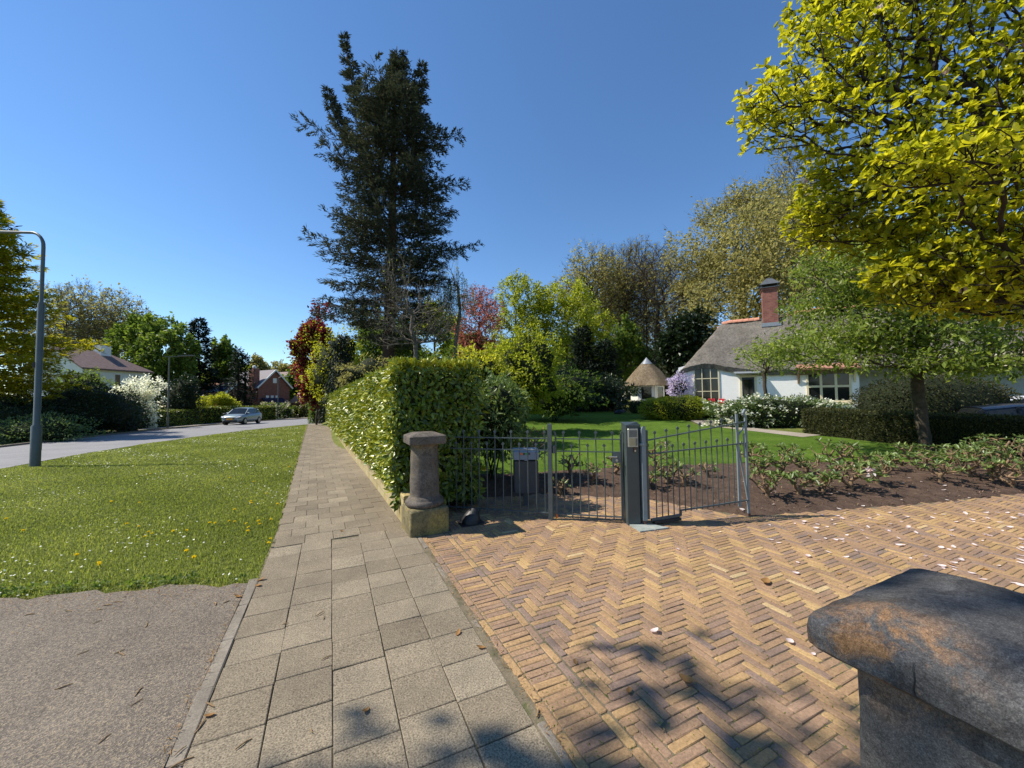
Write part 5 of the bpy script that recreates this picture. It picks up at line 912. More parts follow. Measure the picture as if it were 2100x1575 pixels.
for i,(x,y,h,nr,sp) in enumerate(spots):
    p=G(x,y); h=h*.74*(.75+.5*rng.random()); p[2]=bedz(p[0],p[1]) if bool(inpoly(p[0],p[1],SB)) else p[2]; k=2 if nr<7 else 3
    side='at the gate' if x<1460 else 'of the bed beside the driveway'
    t=plant('pruned_rhododendron','pruned rhododendron with leafy regrowth on cut brown stems, standing in the soil bed' if nr>=6 else 'stubby rhododendron pruned hard to thick bare brown stumps behind the iron gate','shrub',p,'pruned rhododendrons in the soil bed')
    R=h*.55*(.8+.4*sp); na=16+3*nr; a=rng.random(na)*6.283; rr=R*np.sqrt(rng.random(na)); z=h*(.30+.65*rng.random(na)); att=p+np.column_stack([rr*np.cos(a),rr*np.sin(a),z]); X,par,n0=grow(att,[p-[0,0,.08],p+[0,0,.04],p+[rng.normal()*.03,rng.normal()*.03,.12]],.1,1); r,ch=pipes(X,par,.0075,.030); r=r*1.15; mb=MB(); limbs(mb,X,par,r,6,.10)
    for q in range(4):       # thick sawn stubs
        j=rng.integers(max(1,n0-2),len(X)//2); dv=unit(np.array([rng.normal(),rng.normal(),1.3])); mb.tube([X[j],X[j]+dv*.09*(1+rng.random())],[.018,.016],7)
    mb.build('stems','wood_cut',t,smooth=True)
    tipn=np.where((np.arange(len(X))>=n0)&(ch==0))[0]; tipn=tipn[np.argsort(-X[tipn,2])][:max(int(nr*1.5)+4,6)] if nr>=6 else tipn[:nr]
    mb=MB(); rosettes(mb,X[tipn],X[tipn]-p+np.array([0,0,h*.5]),.09,8)
    j=rng.choice(np.arange(n0,len(X)),nr*2); rosettes(mb,X[j],rdir(len(j))+UP,.07,5); mb.build('foliage','rhodo',t)
    if i in (4,6,1,16): 
        fp=X[tipn[:1]]+UP*-.05 ; mb=MB(); leaves(mb,np.repeat(fp,26,0)+rng.normal(size=(26,3))*.025,.05,.7,out=rdir(26),outw=1); mb.build('blossom','petal',t)
# ---- shrubs in the garden behind the hedge and fence
t=shrub('garden_shrub','glossy leaved dark shrub with reddish inner twigs next to the hedge end behind the fence',955,1075,782,935,7.3,'rhodo',2600,.12,.34,depth=1,c=(0,.9))
# thorny pale bush
def barebush(label,x,y,d,w_,h,tip,na,bark,leaf=None,nl=0,name='bare_bush',cat='shrub'):
    p=GD(x,d); t=plant(name,label,cat,p); U,_=lump(na,7); C=p+UP*h*.58; att=C+tocam(U*np.array([w_/2,w_/2.4,h*.45])); X,par,n0=grow(att,[p-[0,0,.1],p+UP*.1,p+UP*.22],.12,2); r,ch=pipes(X,par,tip); mb=MB(); limbs(mb,X,par,r,4,.16)
    mb.build('stems',bark,t,smooth=True)
    if leaf: tp=np.where(ch==0)[0]; mb=MB(); i=rng.choice(tp,nl); leaves(mb,X[i]+rng.normal(size=(nl,3))*.03,.05,.5,out=unit(X[i]-C)); mb.build('foliage',leaf,t)
    return t
barebush('spiky half bare bush with pale brown twigs leaning over the lawn behind the fence',1075,900,7.6,1.25,1.15,.005,330,'bark_grey','dry',160)
shrub('forsythia_bush','bright yellow green bush rising just behind the laurel hedge end',925,1040,715,830,12,'yellow',3000,.12,.5,nob=.25)
shrub('garden_shrub','tall green shrub with pale yellow young tips in front of the dark conifers',1010,1140,690,845,15,'bright',8500,.12,.5,nob=.28,c=(0,.8))
shrub('garden_shrub','shaded deep green shrub at the far left of the lawn',1060,1215,760,850,20,'mid',3500,.16,.5,nob=.25,c=(0,.6))
# trees behind the lawn
broad('copper_tree','red leaved tree behind the yellow green bush',935,1030,592,760,31,980,'redbud',3600,.16,420,'bark_red',tip=.010,depth=.8,cl=.07,lobes=9,bare=6,lobs=[(985,622,35,32),(965,672,35,42),(1005,655,26,42),(980,725,45,30)])
broad('green_tree','fresh green tree topped by a ragged tuft beside the red leaved tree',1010,1115,570,740,38,1062,'bright',7500,.16,300,lobes=10,cl=.06,lobs=[(1062,612,45,40),(1040,670,42,50),(1088,670,45,50),(1065,582,22,18),(1060,720,60,35)])
broad('green_tree','broad fresh green tree with a wide flat crown in front of the bare oaks',1085,1235,590,770,39,1165,'bright',12000,.17,340,lobes=12,cl=.06,lobs=[(1120,640,50,45),(1170,622,55,42),(1212,670,40,45),(1140,700,70,50),(1190,715,55,40)])
broad('undergrowth_tree','low dark green tree filling the gap below the red leaved tree',900,1010,660,800,33,950,'mid',5000,.2,150,cl=.1)
conifer('dark_conifer','black green broad conifer left of the summer house',1195,672,845,31,lambda f:(60*(1-f)**.7+6,60*(1-f)**.7+6),70,'spruce',r0=.2,lsz=.34,dens=16,f0=.03,seed=3)
conifer('dark_conifer','shorter black green conifer close to the white gable',1240,700,843,30,lambda f:(48*(1-f)**.6+6,42*(1-f)**.6+6),60,'spruce',r0=.2,lsz=.34,dens=16,f0=.03,seed=4)
shrub('evergreen_shrub','low dark evergreen shrub under the conifers at the lawn edge',1130,1290,775,852,28,'dark',4500,.22,.5,nob=.2)
shrub('evergreen_shrub','dark evergreen bush right behind the summer house',1340,1440,690,840,39,'dark',4000,.3,.5,nob=.25)
broad('holly_tree','dark holly tree left of the cottage roof',1365,1470,648,800,37,1420,'dark',7000,.28,160,cl=.1,lobes=9,c=(0,.8))
broad('small_tree','slender pale green tree between the conifers and the summer house',1225,1330,655,800,42,1275,'mid',3500,.28,220,cl=.07,bare=2,lobes=12)
for i,(x0,x1,y0,y1,d,tx,lab,lf,nl,cc,ba,lb_) in enumerate([(1140,1300,512,790,52,1215,'tall oak with olive young leaves at the left of the bare oaks','olive',6500,(.1,.9),4,[(1215,560,50,50),(1180,610,45,50),(1250,590,50,50),(1210,660,60,50)]),(1215,1350,518,790,57,1290,'bare oak tree with a dense grey brown twig crown, left of the leaning one','olive',2600,(0,.6),9,[(1270,560,45,45),(1310,545,40,45),(1250,620,45,50),(1300,620,60,60)]),(1270,1440,505,780,50,1345,'leaning bare oak with thick dark limbs showing against the sky','olive',1800,(0,.6),9,[(1345,560,55,50),(1390,600,45,55),(1310,620,50,50),(1360,670,65,50),(1420,650,35,50)]),(1190,1330,560,800,66,1245,'olive green oak filling the gap behind the grey twigged bare oak','olive',5000,(.1,.8),4,None),(1300,1440,550,800,68,1375,'brownish leafing oak behind the leaning bare oak','olive',5000,(.1,.8),4,None)]):
    broad('oak_tree',lab,x0,x1,y0,y1,d,tx,lf,nl,.3,700,'bark',.02,14,.6,bare=ba,c=cc,r0=.34,group='oaks behind the lawn',wl=.3,k=6,core=.72,lr=.38,cl=.07,lobs=lb_)
for x,d in ((1262,60),(1285,62),(1318,64),(1330,58),(1395,60)):
    p=GD(x,d); t=plant('tree_trunk','slim bare dark trunk among the woodland behind the lawn','tree',p,'slim trunks in the woodland'); tp=A(x+rng.normal()*10,600,d); mb=MB(); mb.tube([p-[0,0,.2],p*.6+tp*.4+rng.normal(size=3)*.2,tp],[.22,.17,.08],6); mb.build('trunk','bark_dark',t,smooth=True)
    U=tp+rng.normal(size=(60,3))*[2.2,2.2,3]; X,par,n0=grow(U,[p,p*.5+tp*.5,tp],.3,1); r,ch=pipes(X,par,.02); mb=MB(); limbs(mb,X,par,r,4); mb.build('branches','bark',t)
broad('oak_tree','largest oak with an olive yellow leafing crown behind the cottage',1365,1725,385,750,44,1515,'olive',26000,.25,900,'bark_dark',.02,16,.6,bare=3,r0=.5,group='oaks behind the lawn',cl=.05,wl=.3,lobs=[(1440,520,65,60),(1500,440,70,50),(1560,520,90,90),(1425,610,60,60),(1520,620,90,70),(1620,450,80,60),(1640,600,90,90),(1480,560,80,80),(1700,520,80,90),(1560,420,60,40)])
broad('oak_tree','half bare oak peeping out behind the magnolia branches',1545,1760,290,640,48,1660,'olive',3000,.27,460,'bark',.02,12,.6,bare=4,r0=.5,group='oaks behind the lawn',c=(0,.6))
broad('background_tree','green tree closing the view behind the cottage roof on the right',1690,1960,470,760,42,1830,'mid',7000,.3,300,'bark_dark',.02,12,r0=.4,cl=.07)
broad('background_tree','green tree rising behind the parked cars',1930,2230,420,760,32,2080,'mid',8000,.26,300,'bark_dark',.02,12,r0=.4,cl=.07)
for k,(x0,x1,y0,y1,d,l_) in enumerate([(700,860,640,790,40,'mid'),(820,960,640,790,44,'bright'),(930,1110,690,800,46,'mid'),(1080,1260,680,800,58,'mid'),(1250,1420,720,805,60,'mid')]):
    broad('woodland_tree',['light green thicket tree seen behind the fir trunk','bright thicket tree right of the fir trunk','low green woodland tree behind the red leaved tree','low woodland tree below the broad fresh green crown','low woodland tree below the bare oaks'][k],x0,x1,y0,y1,d,(x0+x1)/2,l_,5500,.28,220,'bark',.02,10,cl=.09,bare=2,c=(0,.8))
# ---- the big fir, the bare tree in front of it, birch, copper tree and weeping conifer
yb=870
PL=[(60,0),(110,10),(180,32),(240,85),(290,168),(340,162),(400,118),(470,120),(540,160),(580,168),(640,150),(700,120),(760,60)]; PR=[(60,4),(110,24),(180,52),(240,110),(280,138),(330,95),(400,150),(470,178),(490,185),(540,170),(600,150),(650,160),(690,80),(760,40)]
def firp(f):
    y=yb+(75-yb)*f; return np.interp(y,*zip(*PL)),np.interp(y,*zip(*PR))
conifer('douglas_fir','towering dark fir with a ragged forked top behind the laurel hedge',793,95,yb,24.5,firp,190,'fir','bark_red',.42,.26,.23,21,.22,.22,.19,14,tips=[(704,66,780,300,40),(868,128,800,300,40),(668,178,780,350,36)],seed=11,lean=22,pit0=.12,pit1=.12)
def brextra(mb,X,tipn): pass
b=GD(853,15.5); t=plant('bare_tree','small bare tree with pale grey branches in front of the tall fir','tree',b); C=A(855,620,15.5); U,_=lump(620,10,5,.65,.42); att=C+tocam(U*np.array([2.25,2.0,2.6])); att=att[att[:,2]>b[2]+2.2]
X,par,n0=grow(att,[b-[0,0,.1],b+UP*1.2+RT*.05,b+UP*2.5-RT*.05,b+UP*3.6,b+UP*4.8-RT*.12],.35); r,ch=pipes(X,par,.009,.10); mb=MB(); limbs(mb,X,par,r,5,.10); i=np.repeat(np.arange(n0,len(X)),3); ax=unit(rdir(len(i))+unit(X[i]-C)*.4+[0,0,.25]); Lh=(.15+.4*rng.random((len(i),1))); sd=unit(np.cross(ax,rdir(len(i))))*.006; v=np.stack([X[i]-sd,X[i]+sd,X[i]+ax*Lh],1).reshape(-1,3); mb.add(v,np.arange(len(i))[:,None]*3+[0,1,2]); mb.build('trunk','bark_grey',t,smooth=True)
mb=MB(); i=rng.integers(n0,len(X),260); leaves(mb,X[i]+rng.normal(size=(260,3))*.1,.05,.6,c=(0,.5)); mb.build('crown','bright',t)
b=GD(940,27); t=plant('birch_tree','thin weeping birch with hanging pale green twigs right of the fir','tree',b); C=A(930,590,27); U,_=lump(170,9,8); att=C+tocam(U*np.array([1.9,1.6,3.0])); X,par,n0=grow(att,[b,b+UP*3,b+UP*6,b+UP*9],.3); r,ch=pipes(X,par,.012,.13); mb=MB(); limbs(mb,X,par,r,5); LP=[]
for j in np.where(ch==0)[0]:
    for q in range(3):
        L_=1.0+1.8*rng.random(); e=X[j]+rng.normal(size=3)*.25; s=np.linspace(0,1,5)[:,None]; pts=X[j]*(1-s)+e*s-UP*L_*s**1.4; mb.tube(pts,.006,3,cap=False); k=12; u=rng.random(k); LP.append(np.stack([np.interp(u,s[:,0],pts[:,c_]) for c_ in range(3)],1)+rng.normal(size=(k,3))*.05)
mb.build('trunk','bark_grey',t); mb=MB(); leaves(mb,np.concatenate(LP),.09,.6,droop=.6,c=(.1,.7)); mb.build('crown','bright',t)
def ex(mb,X,tipn):
    i=rng.choice(tipn,3600); leaves(mb,X[i]+rng.normal(size=(3600,3))*.32,.20,.6,mi=1)
ex.mat='yellow'
broad('maple_tree','dark red and yellow leaved maple at the far end of the laurel hedge',602,692,676,828,34,650,'copper',6500,.21,240,cl=.06,lobes=12,extra=ex,depth=1.0)
broad('maple_tree','taller red leaved maple poking out left of the fir',622,690,618,715,36,655,'copper',900,.2,160,cl=.07,lobes=8,bare=1)
shrub('yellow_bush','yellow green young maple spreading behind the dark weeping conifer',640,740,690,830,32,'yellow',3500,.18,.6,nob=.3,c=(0,.7))
conifer('weeping_conifer','dark weeping conifer hanging over the laurel hedge',700,685,850,27,lambda f:(42*(1-f)**.5+4,42*(1-f)**.5+4),60,'spruce','bark_dark',.16,.30,.22,15,.35,0,.04,8,hang=1.1,seed=6)
shrub('hedge_shrub','shaggy green shrub ending the path where the road bends',636,672,806,870,37,'mid',2500,.17,.5,nob=.12,c=(0,.9),sq=.7)
shrub('garden_shrub','brownish twiggy shrub under the fir trunk behind the hedge',700,830,740,800,20,'olive',2200,.12,.5,nob=.3,c=(0,.6))
shrub('garden_shrub','green shrub under the bare tree behind the hedge',815,950,735,800,17,'mid',2600,.13,.5,nob=.3)
# ---- near the cottage
shrub('clipped_shrub','bright lime green rounded shrub on the lawn in front of the summer house',1318,1446,814,862,20.3,'bright',9000,.085,.5,depth=.6,nob=.07,c=(.1,.8),sq=.75,corez=.88)
shrub('clipped_shrub','small brownish clipped shrub left of the lime green shrub',1291,1328,822,848,25,'box',1500,.10,.5,nob=.05,sq=.75,corez=.88)
shrub('clipped_shrub','low brown shrub squeezed between the lime green and white flowering bushes',1434,1470,824,858,21,'box',1200,.10,.5,nob=.06,corez=.88)
shrub('white_rhododendron','wide white flowering rhododendron bush in front of the cottage wall',1458,1720,816,892,16.6,'rhodo',9000,.11,.4,depth=.32,nob=.10,flow=('white',230,.10,.8),c=(0,.55),sq=.72,corez=.86,cat='shrub')
shrub('wisteria','lilac wisteria climbing on the left corner of the cottage',1372,1420,768,818,25.8,'wisteria',1600,.13,.55,depth=.5,nob=.2,corez=.5,cat='climber')
b=GD(1569,17.8); t=plant('young_tree','young leafy tree with a thin trunk in front of the white cottage wall','tree',b); C=A(1575,735,17.8); U,_=lump(160,8,21); att=C+tocam(U*np.array([1.5,1.3,1.3])); X,par,n0=grow(att,[b-[0,0,.1],b+UP*.9+RT*.04,b+UP*1.7,b+UP*2.3],.2); r,ch=pipes(X,par,.009,.085); mb=MB(); limbs(mb,X,par,r,6); mb.build('trunk','bark',t,smooth=True); i=rng.choice(np.where(ch<2)[0],1500); i=i[X[i,2]>b[2]+1.5]; mb=MB(); leaves(mb,X[i]+rng.normal(size=(len(i),3))*.12,.12,.5,droop=.4); mb.build('crown','cherry',t)
# clipped dark hedge along the drive (runs away from the camera) and domed yew
ch_=thing('clipped_hedge','low square clipped dark hedge across the lawn in front of the parked cars','hedge',(15.7,4,0.1))
pts=[(15.35,8.1),(15.2,6),(15.1,4),(15.2,2),(15.35,0),(15.5,-2)]; mb=MB(); mbL=MB(); V=[]; yy=np.linspace(8.1,-2,26); xx=np.interp(-yy,[-8.1,-6,-4,-2,0,2],[15.45,15.2,15.1,15.2,15.35,15.5]); 
for x,y in zip(xx,yy): z=float(gz(x,y)); V+=[(x+.06,y,z-.1),(x+.06,y,z+.8),(x+.12,y,z+.86),(x+.98,y,z+.86),(x+1.04,y,z+.8),(x+1.04,y,z-.1)]
n=26; mb.add(V,[[i*6+j,i*6+j+1,(i+1)*6+j+1,(i+1)*6+j] for i in range(n-1) for j in range(5)]); mb.add(V[:6],[list(range(6))]); mb.add(V[-6:],[list(range(6))]); mb.build('stems','twigcore',ch_)
k=24000; y=rng.uniform(-2,8.1,k); x0=np.interp(-y,[-8.1,-6,-4,-2,0,2],[15.45,15.2,15.1,15.2,15.35,15.5]); s=rng.random(k); f=rng.random(k); x=np.where(s<.6,x0+.02*rng.normal(size=k)+.02,x0+1.08*f); z=np.where(s<.6,.86*f,.88+.015*rng.normal(size=k)); P=np.column_stack([x,y,gz(x,y)+z]); leaves(mbL,P,.055,.5,out=np.array([-.7,0,.6]),outw=.4)
k=2500; P=np.column_stack([15.4+1.1*rng.random(k),8.1+.03*rng.normal(size=k)+.04,np.zeros(k)]); P[:,2]=gz(P[:,0],P[:,1])+.88*rng.random(k); leaves(mbL,P,.055,.5,out=np.array([-.3,1,0])); mbL.build('foliage','box',ch_)
shrub('domed_yew','large rounded clipped yew bush behind the low dark hedge',1766,2052,772,902,14.2,'box',17000,.075,.45,depth=.5,nob=.025,sq=.82,corez=.95,c=(0,.42),cat='topiary')
for x,l in ((2050,'pale slim tree trunk beyond the cars, just right of the yew'),(2097,'pale slim tree trunk at the right edge beyond the cars')):
    p=GD(x,22); t=plant('pergola_tree',l,'tree',p); mb=MB(); tp=p+UP*3.6; mb.tube([p-[0,0,.1],p+UP*1.8+RT*.05,tp],[.10,.085,.07],8); 
    for sg in (-1,1): mb.tube([p+UP*2.6,p+UP*2.7+RT*sg*.8,p+UP*2.65+RT*sg*1.6],[.05,.04,.02],6)
    mb.build('trunk','bark_grey',t,smooth=True); mb=MB(); P=p+UP*3.1+rng.normal(size=(900,3))*[.9,.7,.35]; leaves(mb,P,.14,.5); mb.build('crown','mid',t)
shrub('background_shrub','twiggy brown green shrub behind the parked cars',2040,2200,735,850,24,'olive',3000,.16,.5,nob=.3,c=(0,.5))
shrub('background_shrub','dark shrub at the right edge behind the porch',1990,2130,700,830,27,'dark',3000,.2,.5,nob=.3)
# ---- the cherry tree on the lawn
def leafclump(mb,P,rad,size,k,asp,droop,det=0,c=(0,1),out=None):
    Q=np.repeat(P,k,0)+rng.normal(size=(len(P)*k,3))*rad; leaves(mb,Q,size,asp,droop=droop,det=det,c=c,upn=.5)
b=GD(1892,10.3); b[2]=float(gz(b[0],b[1])); t=plant('cherry_tree','spreading cherry tree with fresh leaves and fading white blossom on the lawn','tree',b)
at=[]
for px,py,rx,rz in [(1600,715,.7,.26),(1690,690,1.0,.5),(1680,630,.8,.55),(1715,540,.8,.6),(1800,610,1.3,.9),(1800,500,1.0,.5),(1900,690,1.3,.5),(1930,570,1.4,.9),(2030,640,1.3,.7),(2110,560,1.4,1.),(2085,715,1.2,.35),(1795,700,1.,.4),(1900,470,1.2,.6),(1700,738,.75,.2),(1850,742,.9,.22),(1985,745,1.,.25),(2085,750,.8,.2)]:
    n=int(150*rx*rz/.6)+20; dv=rdir(n)*(rng.random((n,1))**.45); at.append(A(px,py,10.3+rng.normal()*.7)+tocam(dv*np.array([rx,1.6,rz])))
att=np.concatenate(at); att=att[att[:,2]>b[2]+1.6]
f0=b+UP*1.75-RT*.05
X,par,n0=grow(att,[b-[0,0,.1],b+UP*.1,b+UP*.6-RT*.04,b+UP*1.1-RT*.06,b+UP*1.6-RT*.1,b+UP*2.0-RT*.1,b+UP*2.5-RT*.15],.28); r,ch=pipes(X,par,.0055,.135); r[0]*=1.25
mb=MB(); limbs(mb,X,par,r,8,.06); mb.build('trunk','bark',t,smooth=True)
tp=np.where((np.arange(len(X))>=n0)&(ch<2))[0]; tp=tp[rng.random(len(tp))<.85]; mb=MB(); tq=tp; leafclump(mb,X[tq],.14,.135,16,.42,.6); mb.build('crown','cherry',t)
mb=MB(); i=rng.choice(tp,900); leafclump(mb,X[i],.06,.045,6,.75,.2,c=(.2,1)); mb.build('blossom','cream',t)
# ---- the magnolia reaching in from the upper right
b=GD(2280,4.6); b=np.array([*(RT*6.1+FW*3.6)[:2],0.]); t=plant('magnolia_tree','magnolia with yellow green leaves and few last pink flowers at the upper right','tree',b)
EL=[]  # visible envelope as lobes (px,py,depth,rx m,rz m)
lob=[(1585,235,4.4,.50,.42),(1700,150,4.5,.75,.6),(1680,40,4.7,.40,.40),(1850,60,4.6,.95,.8),(1790,300,4.3,.85,.6),(1720,390,4.6,.5,.40),(1900,420,4.2,.9,.6),(1790,470,4.5,.65,.40),(1680,455,4.5,.40,.28),(1960,560,4.0,.8,.45),(1900,590,4.3,.6,.25),(2080,600,4.1,.7,.3),(2060,250,4.2,1.1,.9),(2080,480,3.8,.9,.6),(2000,600,4.6,.7,.22),(2010,330,3.2,.55,.32),(1880,345,3.3,.42,.20),(1940,-120,4.8,1.3,.8),(2150,80,4.2,1.1,1.0),(1730,-60,4.9,.5,.4),(2250,300,4,1.2,1.2),(1870,560,4.8,.5,.3)]
at=[]
for px,py,d,rx,rz in lob:
    n=int(190*rx*rz/.3)+40; c0=A(px,py,d); dv=rdir(n)*(rng.random((n,1))**.4); at.append(c0+tocam(dv*np.array([rx,rx*.75,rz])))
att=np.concatenate(at); ff=A(2180,330,3.9)
X,par,n0=grow(att,[b-[0,0,.1],b+UP*1.0,b+UP*1.8-RT*.2,b*.45+ff*.55,ff,A(2060,330,4.0)],.30,1); r,ch=pipes(X,par,.0036,.11)
mb=MB(); limbs(mb,X,par,r,7,.07); mb.build('trunk','bark_dark',t,smooth=True); print('magnolia nodes',len(X))
tp=np.where((np.arange(len(X))>=n0))[0]; tpt=tp[ch[tp]==0]; mb=MB(); rosettes(mb,X[tpt],(X[tpt]-X[par[tpt]])/np.linalg.norm(X[tpt]-X[par[tpt]],axis=1)[:,None]+UP*.7,.08,8,asp=.50,open_=.9)
i=rng.choice(tp,17000); leaves(mb,X[i]+rdir(len(i))*(.14*rng.random((len(i),1))**.6),.075,.48,det=1,droop=.0,upn=.7,c=(0,.9)); mb.build('crown','magnolia',t)
fl=[(1614,382,4.2),(1790,117,4.0),(1797,33,4.2),(1975,600,3.9),(1945,160,4.0),(1540,190,4.35),(2040,430,3.7)]
rel=(X-EY)@CR; pxx=1050+F*rel[:,0]/-rel[:,2]; pyy=787.5-F*rel[:,1]/-rel[:,2]
for k,(x,y,d) in enumerate(fl):
    p=X[np.argmin(np.hypot(pxx-x,pyy-y)+30*(rel[:,2]<-4.8)+1e4*(np.arange(len(X))<n0))]; mb=MB(); n=9; a=np.arange(n)*2.4; ax=unit(np.column_stack([np.cos(a)*.45,np.sin(a)*.45,np.full(n,1.)])); leaves(mb,np.repeat(p[None],n,0),.085,.5,axis=ax,det=1,var=.15); mb.build('flower','petal',t)
# branch of an unseen street tree: only its shadow falls on the paving
b=np.array([-8.6,-3.0,0]); t=plant('street_tree','tree standing beside the camera whose twigs shade the paving at the bottom edge','tree',b)
def over(gx,gy,h):
    gy-=.14; return np.array([gx-SH[0]*h/math.tan(SUN_EL),gy-SH[1]*h/math.tan(SUN_EL),h])
at=[]
for gx,gy,s,n in ((.35,1.72,.24,13),(.02,1.62,.2,8),(.75,1.5,.28,16),(1.15,1.05,.3,16),(.4,1.2,.5,30),(1.75,1.75,.10,4),(1.62,2.0,.08,3),(1.75,1.35,.2,8),(2.0,.95,.3,14),(1.1,.45,.22,9),(1.35,.2,.25,10),(-.1,.9,.5,24),(1.7,.5,.5,24)):
    for k in range(n): at.append(over(gx+rng.normal()*s*.6,gy+rng.normal()*s*.45,9+1.5*rng.random()))
X,par,n0=grow(np.array(at),[b-[0,0,.1],b+UP*3,b+UP*6+np.array([.4,1.,0]),over(-.3,.2,9.5)],.2,1); r,ch=pipes(X,par,.006,.2); mb=MB(); limbs(mb,X,par,r,6); mb.build('trunk','bark',t); mb=MB(); tp=np.where(ch==0)[0]; leafclump(mb,X[tp],.17,.19,12,.6,.2); mb.build('crown','mid',t)
# ================================================================== across the road
def larp(f):
    y=900+(395-900)*f; r=np.interp(y,[395,450,520,600,650,700,740,770,800,860,900],[3,40,65,95,110,120,175,160,110,100,60]); return r,r
conifer('larch_tree','yellow green larch with drooping boughs at the left edge behind the street lamp',-30,395,900,22,larp,150,'larch','bark_grey',.22,.28,.30,17,.16,.12,.12,12,seed=21)
conifer('spruce_tree','dark spruce behind the larch at the left edge',-25,395,900,27,lambda f:(130*(1-f)**.8+10,120*(1-f)**.8+10),110,'spruce','bark_dark',.3,.32,.3,15,.25,.1,.03,9,seed=22)
shrub('dark_shrub','big dark rhododendron shrub in front of the white house across the road',95,262,788,900,26,'dark',7500,.16,.42,nob=.18)
shrub('dark_shrub','low dark green shrubs at the left edge below the larch',-60,120,815,912,22,'dark',6000,.15,.45,nob=.2,c=(.1,1))
shrub('dark_shrub','brown tinged dark shrub between the rhododendron and the far hedge',235,292,815,893,29,'dark',2500,.17,.45,nob=.2)
shrub('light_shrub','light green shrub in front of the white house gable',125,215,760,840,33,'mid',3000,.17,.5,nob=.25,c=(.3,1))
shrub('low_shrub','row of low grey green bushes along the verge below the larch',-30,170,856,912,20,'rhodo',4200,.11,.45,nob=.2,c=(0,.6),depth=.5)
broad('blossom_tree','white blossoming tree in front of the white house across the road',240,345,766,872,33,295,'white',5200,.13,330,'bark_grey',.012,10,cl=.06,bare=2,c=(0,.8))
def farhedge(label,a,b,h,w_,leaf,n,ls=.13):
    a=np.array(a);b=np.array(b); e=unit(b-a); nn=np.array([-e[1],e[0],0]); L_=np.linalg.norm(b-a); t=plant('clipped_hedge',label,'hedge',a); V=[]
    for p in (a,b): V+=[p+nn*s*w_*.46+UP*z for s,z in ((-1,-.3),(-1,h*.95),(1,h*.95),(1,-.3))]
    mb=MB(); mb.add(V,[[0,1,5,4],[1,2,6,5],[2,3,7,6],[0,3,2,1],[4,5,6,7]]); mb.build('stems','twigcore',t); u=rng.random(n)[:,None]; s=rng.random(n); f=rng.random(n); off=np.where(s<.42,-.5,np.where(s<.8,f-.5,np.where(s<.9,.5,f-.5)))[:,None]; z=np.where((s<.42)|((s>=.8)&(s<.9)),f*h,h)[:,None]+.02*rng.normal(size=(n,1)); u=np.where(s[:,None]>=.9,np.round(u),u); z=np.where(s[:,None]>=.9,rng.random((n,1))*h,z)
    P=a+e*L_*u+nn*w_*off+UP*z+rng.normal(size=(n,3))*.04; mb=MB(); leaves(mb,P,ls,.5,out=unit(np.column_stack([np.zeros(n),np.zeros(n),np.ones(n)])),outw=.2); mb.build('foliage',leaf,t)
farhedge('dark clipped hedge beyond the road, left of the driveway gap',GD(272,32),GD(398,41),1.45,1.2,'laurel',5000); farhedge('long clipped hedge with a sunlit top behind the silver car',GD(403,41.5),GD(556,51),1.75,1.5,'laurel',7000,.16)
shrub('dark_bush','dark reddish brown bush between the blossom tree and the outbuilding',345,405,778,862,40,'dark',3000,.2,.5,nob=.25)
broad('small_tree','small light green round topped tree behind the far hedge',405,484,806,850,46,447,'yellow',3500,.17,120,cl=.09,c=(0,.6),lobes=6)
shrub('red_bush','low red leaved bush peeping above the far hedge',405,470,832,848,47,'redbud',1300,.15,.5,depth=.4,nob=.2)
conifer('narrow_conifer','taller narrow pointed conifer in front of the brick house',489,716,845,52,lambda f:(22*(1-f)**.55+3,22*(1-f)**.55+3),75,'spruce',r0=.2,lsz=.36,asp=.4,dens=10,f0=.02,droop=.15,uptip=.1,sub=6,seed=31)
conifer('narrow_conifer','shorter narrow conifer standing right beside the taller narrow one',503,728,845,53,lambda f:(22*(1-f)**.55+3,24*(1-f)**.55+3),75,'spruce',r0=.2,lsz=.36,asp=.4,dens=10,f0=.02,droop=.15,uptip=.1,sub=6,seed=32)
conifer('spruce_tree','broad dark spruce above the orange roofed outbuilding',408,655,850,62,lambda f:(58*(1-f)**.75+4,52*(1-f)**.75+4),105,'spruce',r0=.35,lsz=.6,asp=.35,dens=12,f0=.08,seed=33)
conifer('spruce_tree','smaller dark spruce left of the broad dark spruce',362,708,850,64,lambda f:(36*(1-f)**.7+4,40*(1-f)**.7+4),70,'spruce',r0=.3,lsz=.6,asp=.35,dens=12,f0=.05,seed=34)
broad('background_tree','airy grey green tree right of the broad dark spruce',420,485,690,815,68,455,'mid',3600,.42,240,'bark',.03,10,bare=2,cl=.06)
broad('background_tree','tall leafing green tree behind the white house chimney',255,372,650,830,58,318,'mid',9000,.36,260,'bark',.03,12,bare=1,cl=.06,lobs=[(310,690,45,42),(342,725,40,60),(280,725,40,55),(315,770,60,50)])
broad('background_tree','dark round pine top behind the tall leafing tree',285,325,648,730,75,305,'spruce',1600,.5,80,'bark_dark',.03,6)
for x0,x1,y0,y1,d,tx,lab,nl,lb_ in ((78,165,600,760,60,125,'bare oak behind the larch tip, left of the bare oaks over the white house',2200,[(125,640,48,55),(98,690,40,40),(130,700,50,40)]),(120,215,588,760,64,165,'bare oak with fine grey twigs directly above the white house roof',2200,[(172,632,45,48),(160,690,55,40),(195,680,40,45)]),(180,280,600,770,66,235,'bare oak with some olive leaves above the white house chimney',4000,[(238,650,45,45),(222,700,50,40),(262,690,35,45)])):
    broad('bare_oak',lab,x0,x1,y0,y1,d,tx,'olive',nl,.36,620,'bark_grey',.02,11,bare=8,c=(0,.5),r0=.33,group='bare oaks above the white house',lobs=lb_)
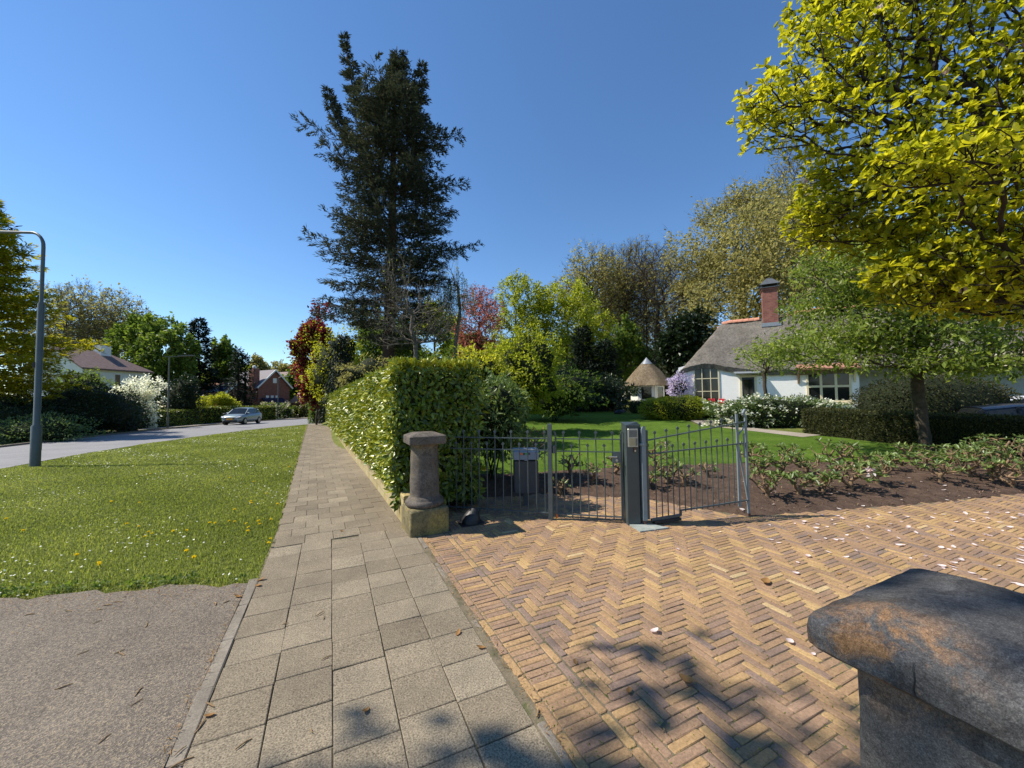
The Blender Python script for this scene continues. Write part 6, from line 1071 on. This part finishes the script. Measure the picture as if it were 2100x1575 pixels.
for k,(x0,x1,y0,y1,d,l_,nl,lab) in enumerate([(500,556,733,800,110,'olive',2500,'distant brownish round tree above the brick house ridge'),(545,600,738,800,120,'olive',2200,'distant pale tree right of the brick house'),(586,640,740,850,85,'mid',3000,'distant green tree at the road bend left of the maple'),(470,520,745,820,95,'bright',2000,'distant light green tree behind the narrow conifers'),(325,420,745,830,75,'mid',4000,'dark green distant tree behind the outbuilding')]):
    broad('distant_tree',lab,x0,x1,y0,y1,d,(x0+x1)/2,l_,nl,.55,150,'bark',.04,8,bare=1,c=(0,.7))
for k,(x0,x1,y0,y1,lab) in enumerate([(597,611,832,852,'small round topiary ball on the far corner hedge'),(613,631,829,853,'larger round topiary dome on the far corner hedge'),(630,645,825,852,'brownish topiary cone beside the shaggy shrub')]):
    shrub('topiary',lab,x0,x1,y0,y1,58,'box' if k==2 else 'laurel',900,.16,.5,nob=.03,corez=.9,cat='topiary')
farhedge('low dark hedge under the topiary at the far corner',GD(596,59),GD(662,57),1.3,1.0,'box',2500,.16)
shrub('blossom_bush','grey white blossoming bush at the brick house corner',556,600,830,866,56,'mid',1500,.2,.5,nob=.2,flow=('cream',120,.2,.7))
shrub('blossom_bush','pale grey bush peeping over the sunlit far hedge',534,568,826,846,57,'mid',900,.2,.5,nob=.2,flow=('cream',60,.2,.7))
# woods closing the horizon
def wood(label,x0,x1,ytop,d,leaf,n,ls):
    mb=MB(); u=rng.random(n); px=x0+(x1-x0)*u; top=ytop+12*np.sin(px*.05)+8*np.sin(px*.13+1); y=top+(835-top)*rng.random(n)**1.2; P=np.stack([A(a,b,d+rng.random()*12) for a,b in zip(px,y)]); leaves(mb,P,ls,.7); stuff(tag(mb.build('far_wood',leaf),label,'wood'))
wood('far green woods closing the view beyond the road bend',-200,690,765,135,'mid',5000,1.1); wood('dark woods closing the view behind the garden trees',640,1460,735,76,'mid',8000,.6); wood('dark woods behind the cottage and the cars',1400,2250,700,62,'mid',7000,.6)
print('objects',len(bpy.data.objects),'faces',sum(len(o.data.polygons) for o in bpy.data.objects if o.type=='MESH'))
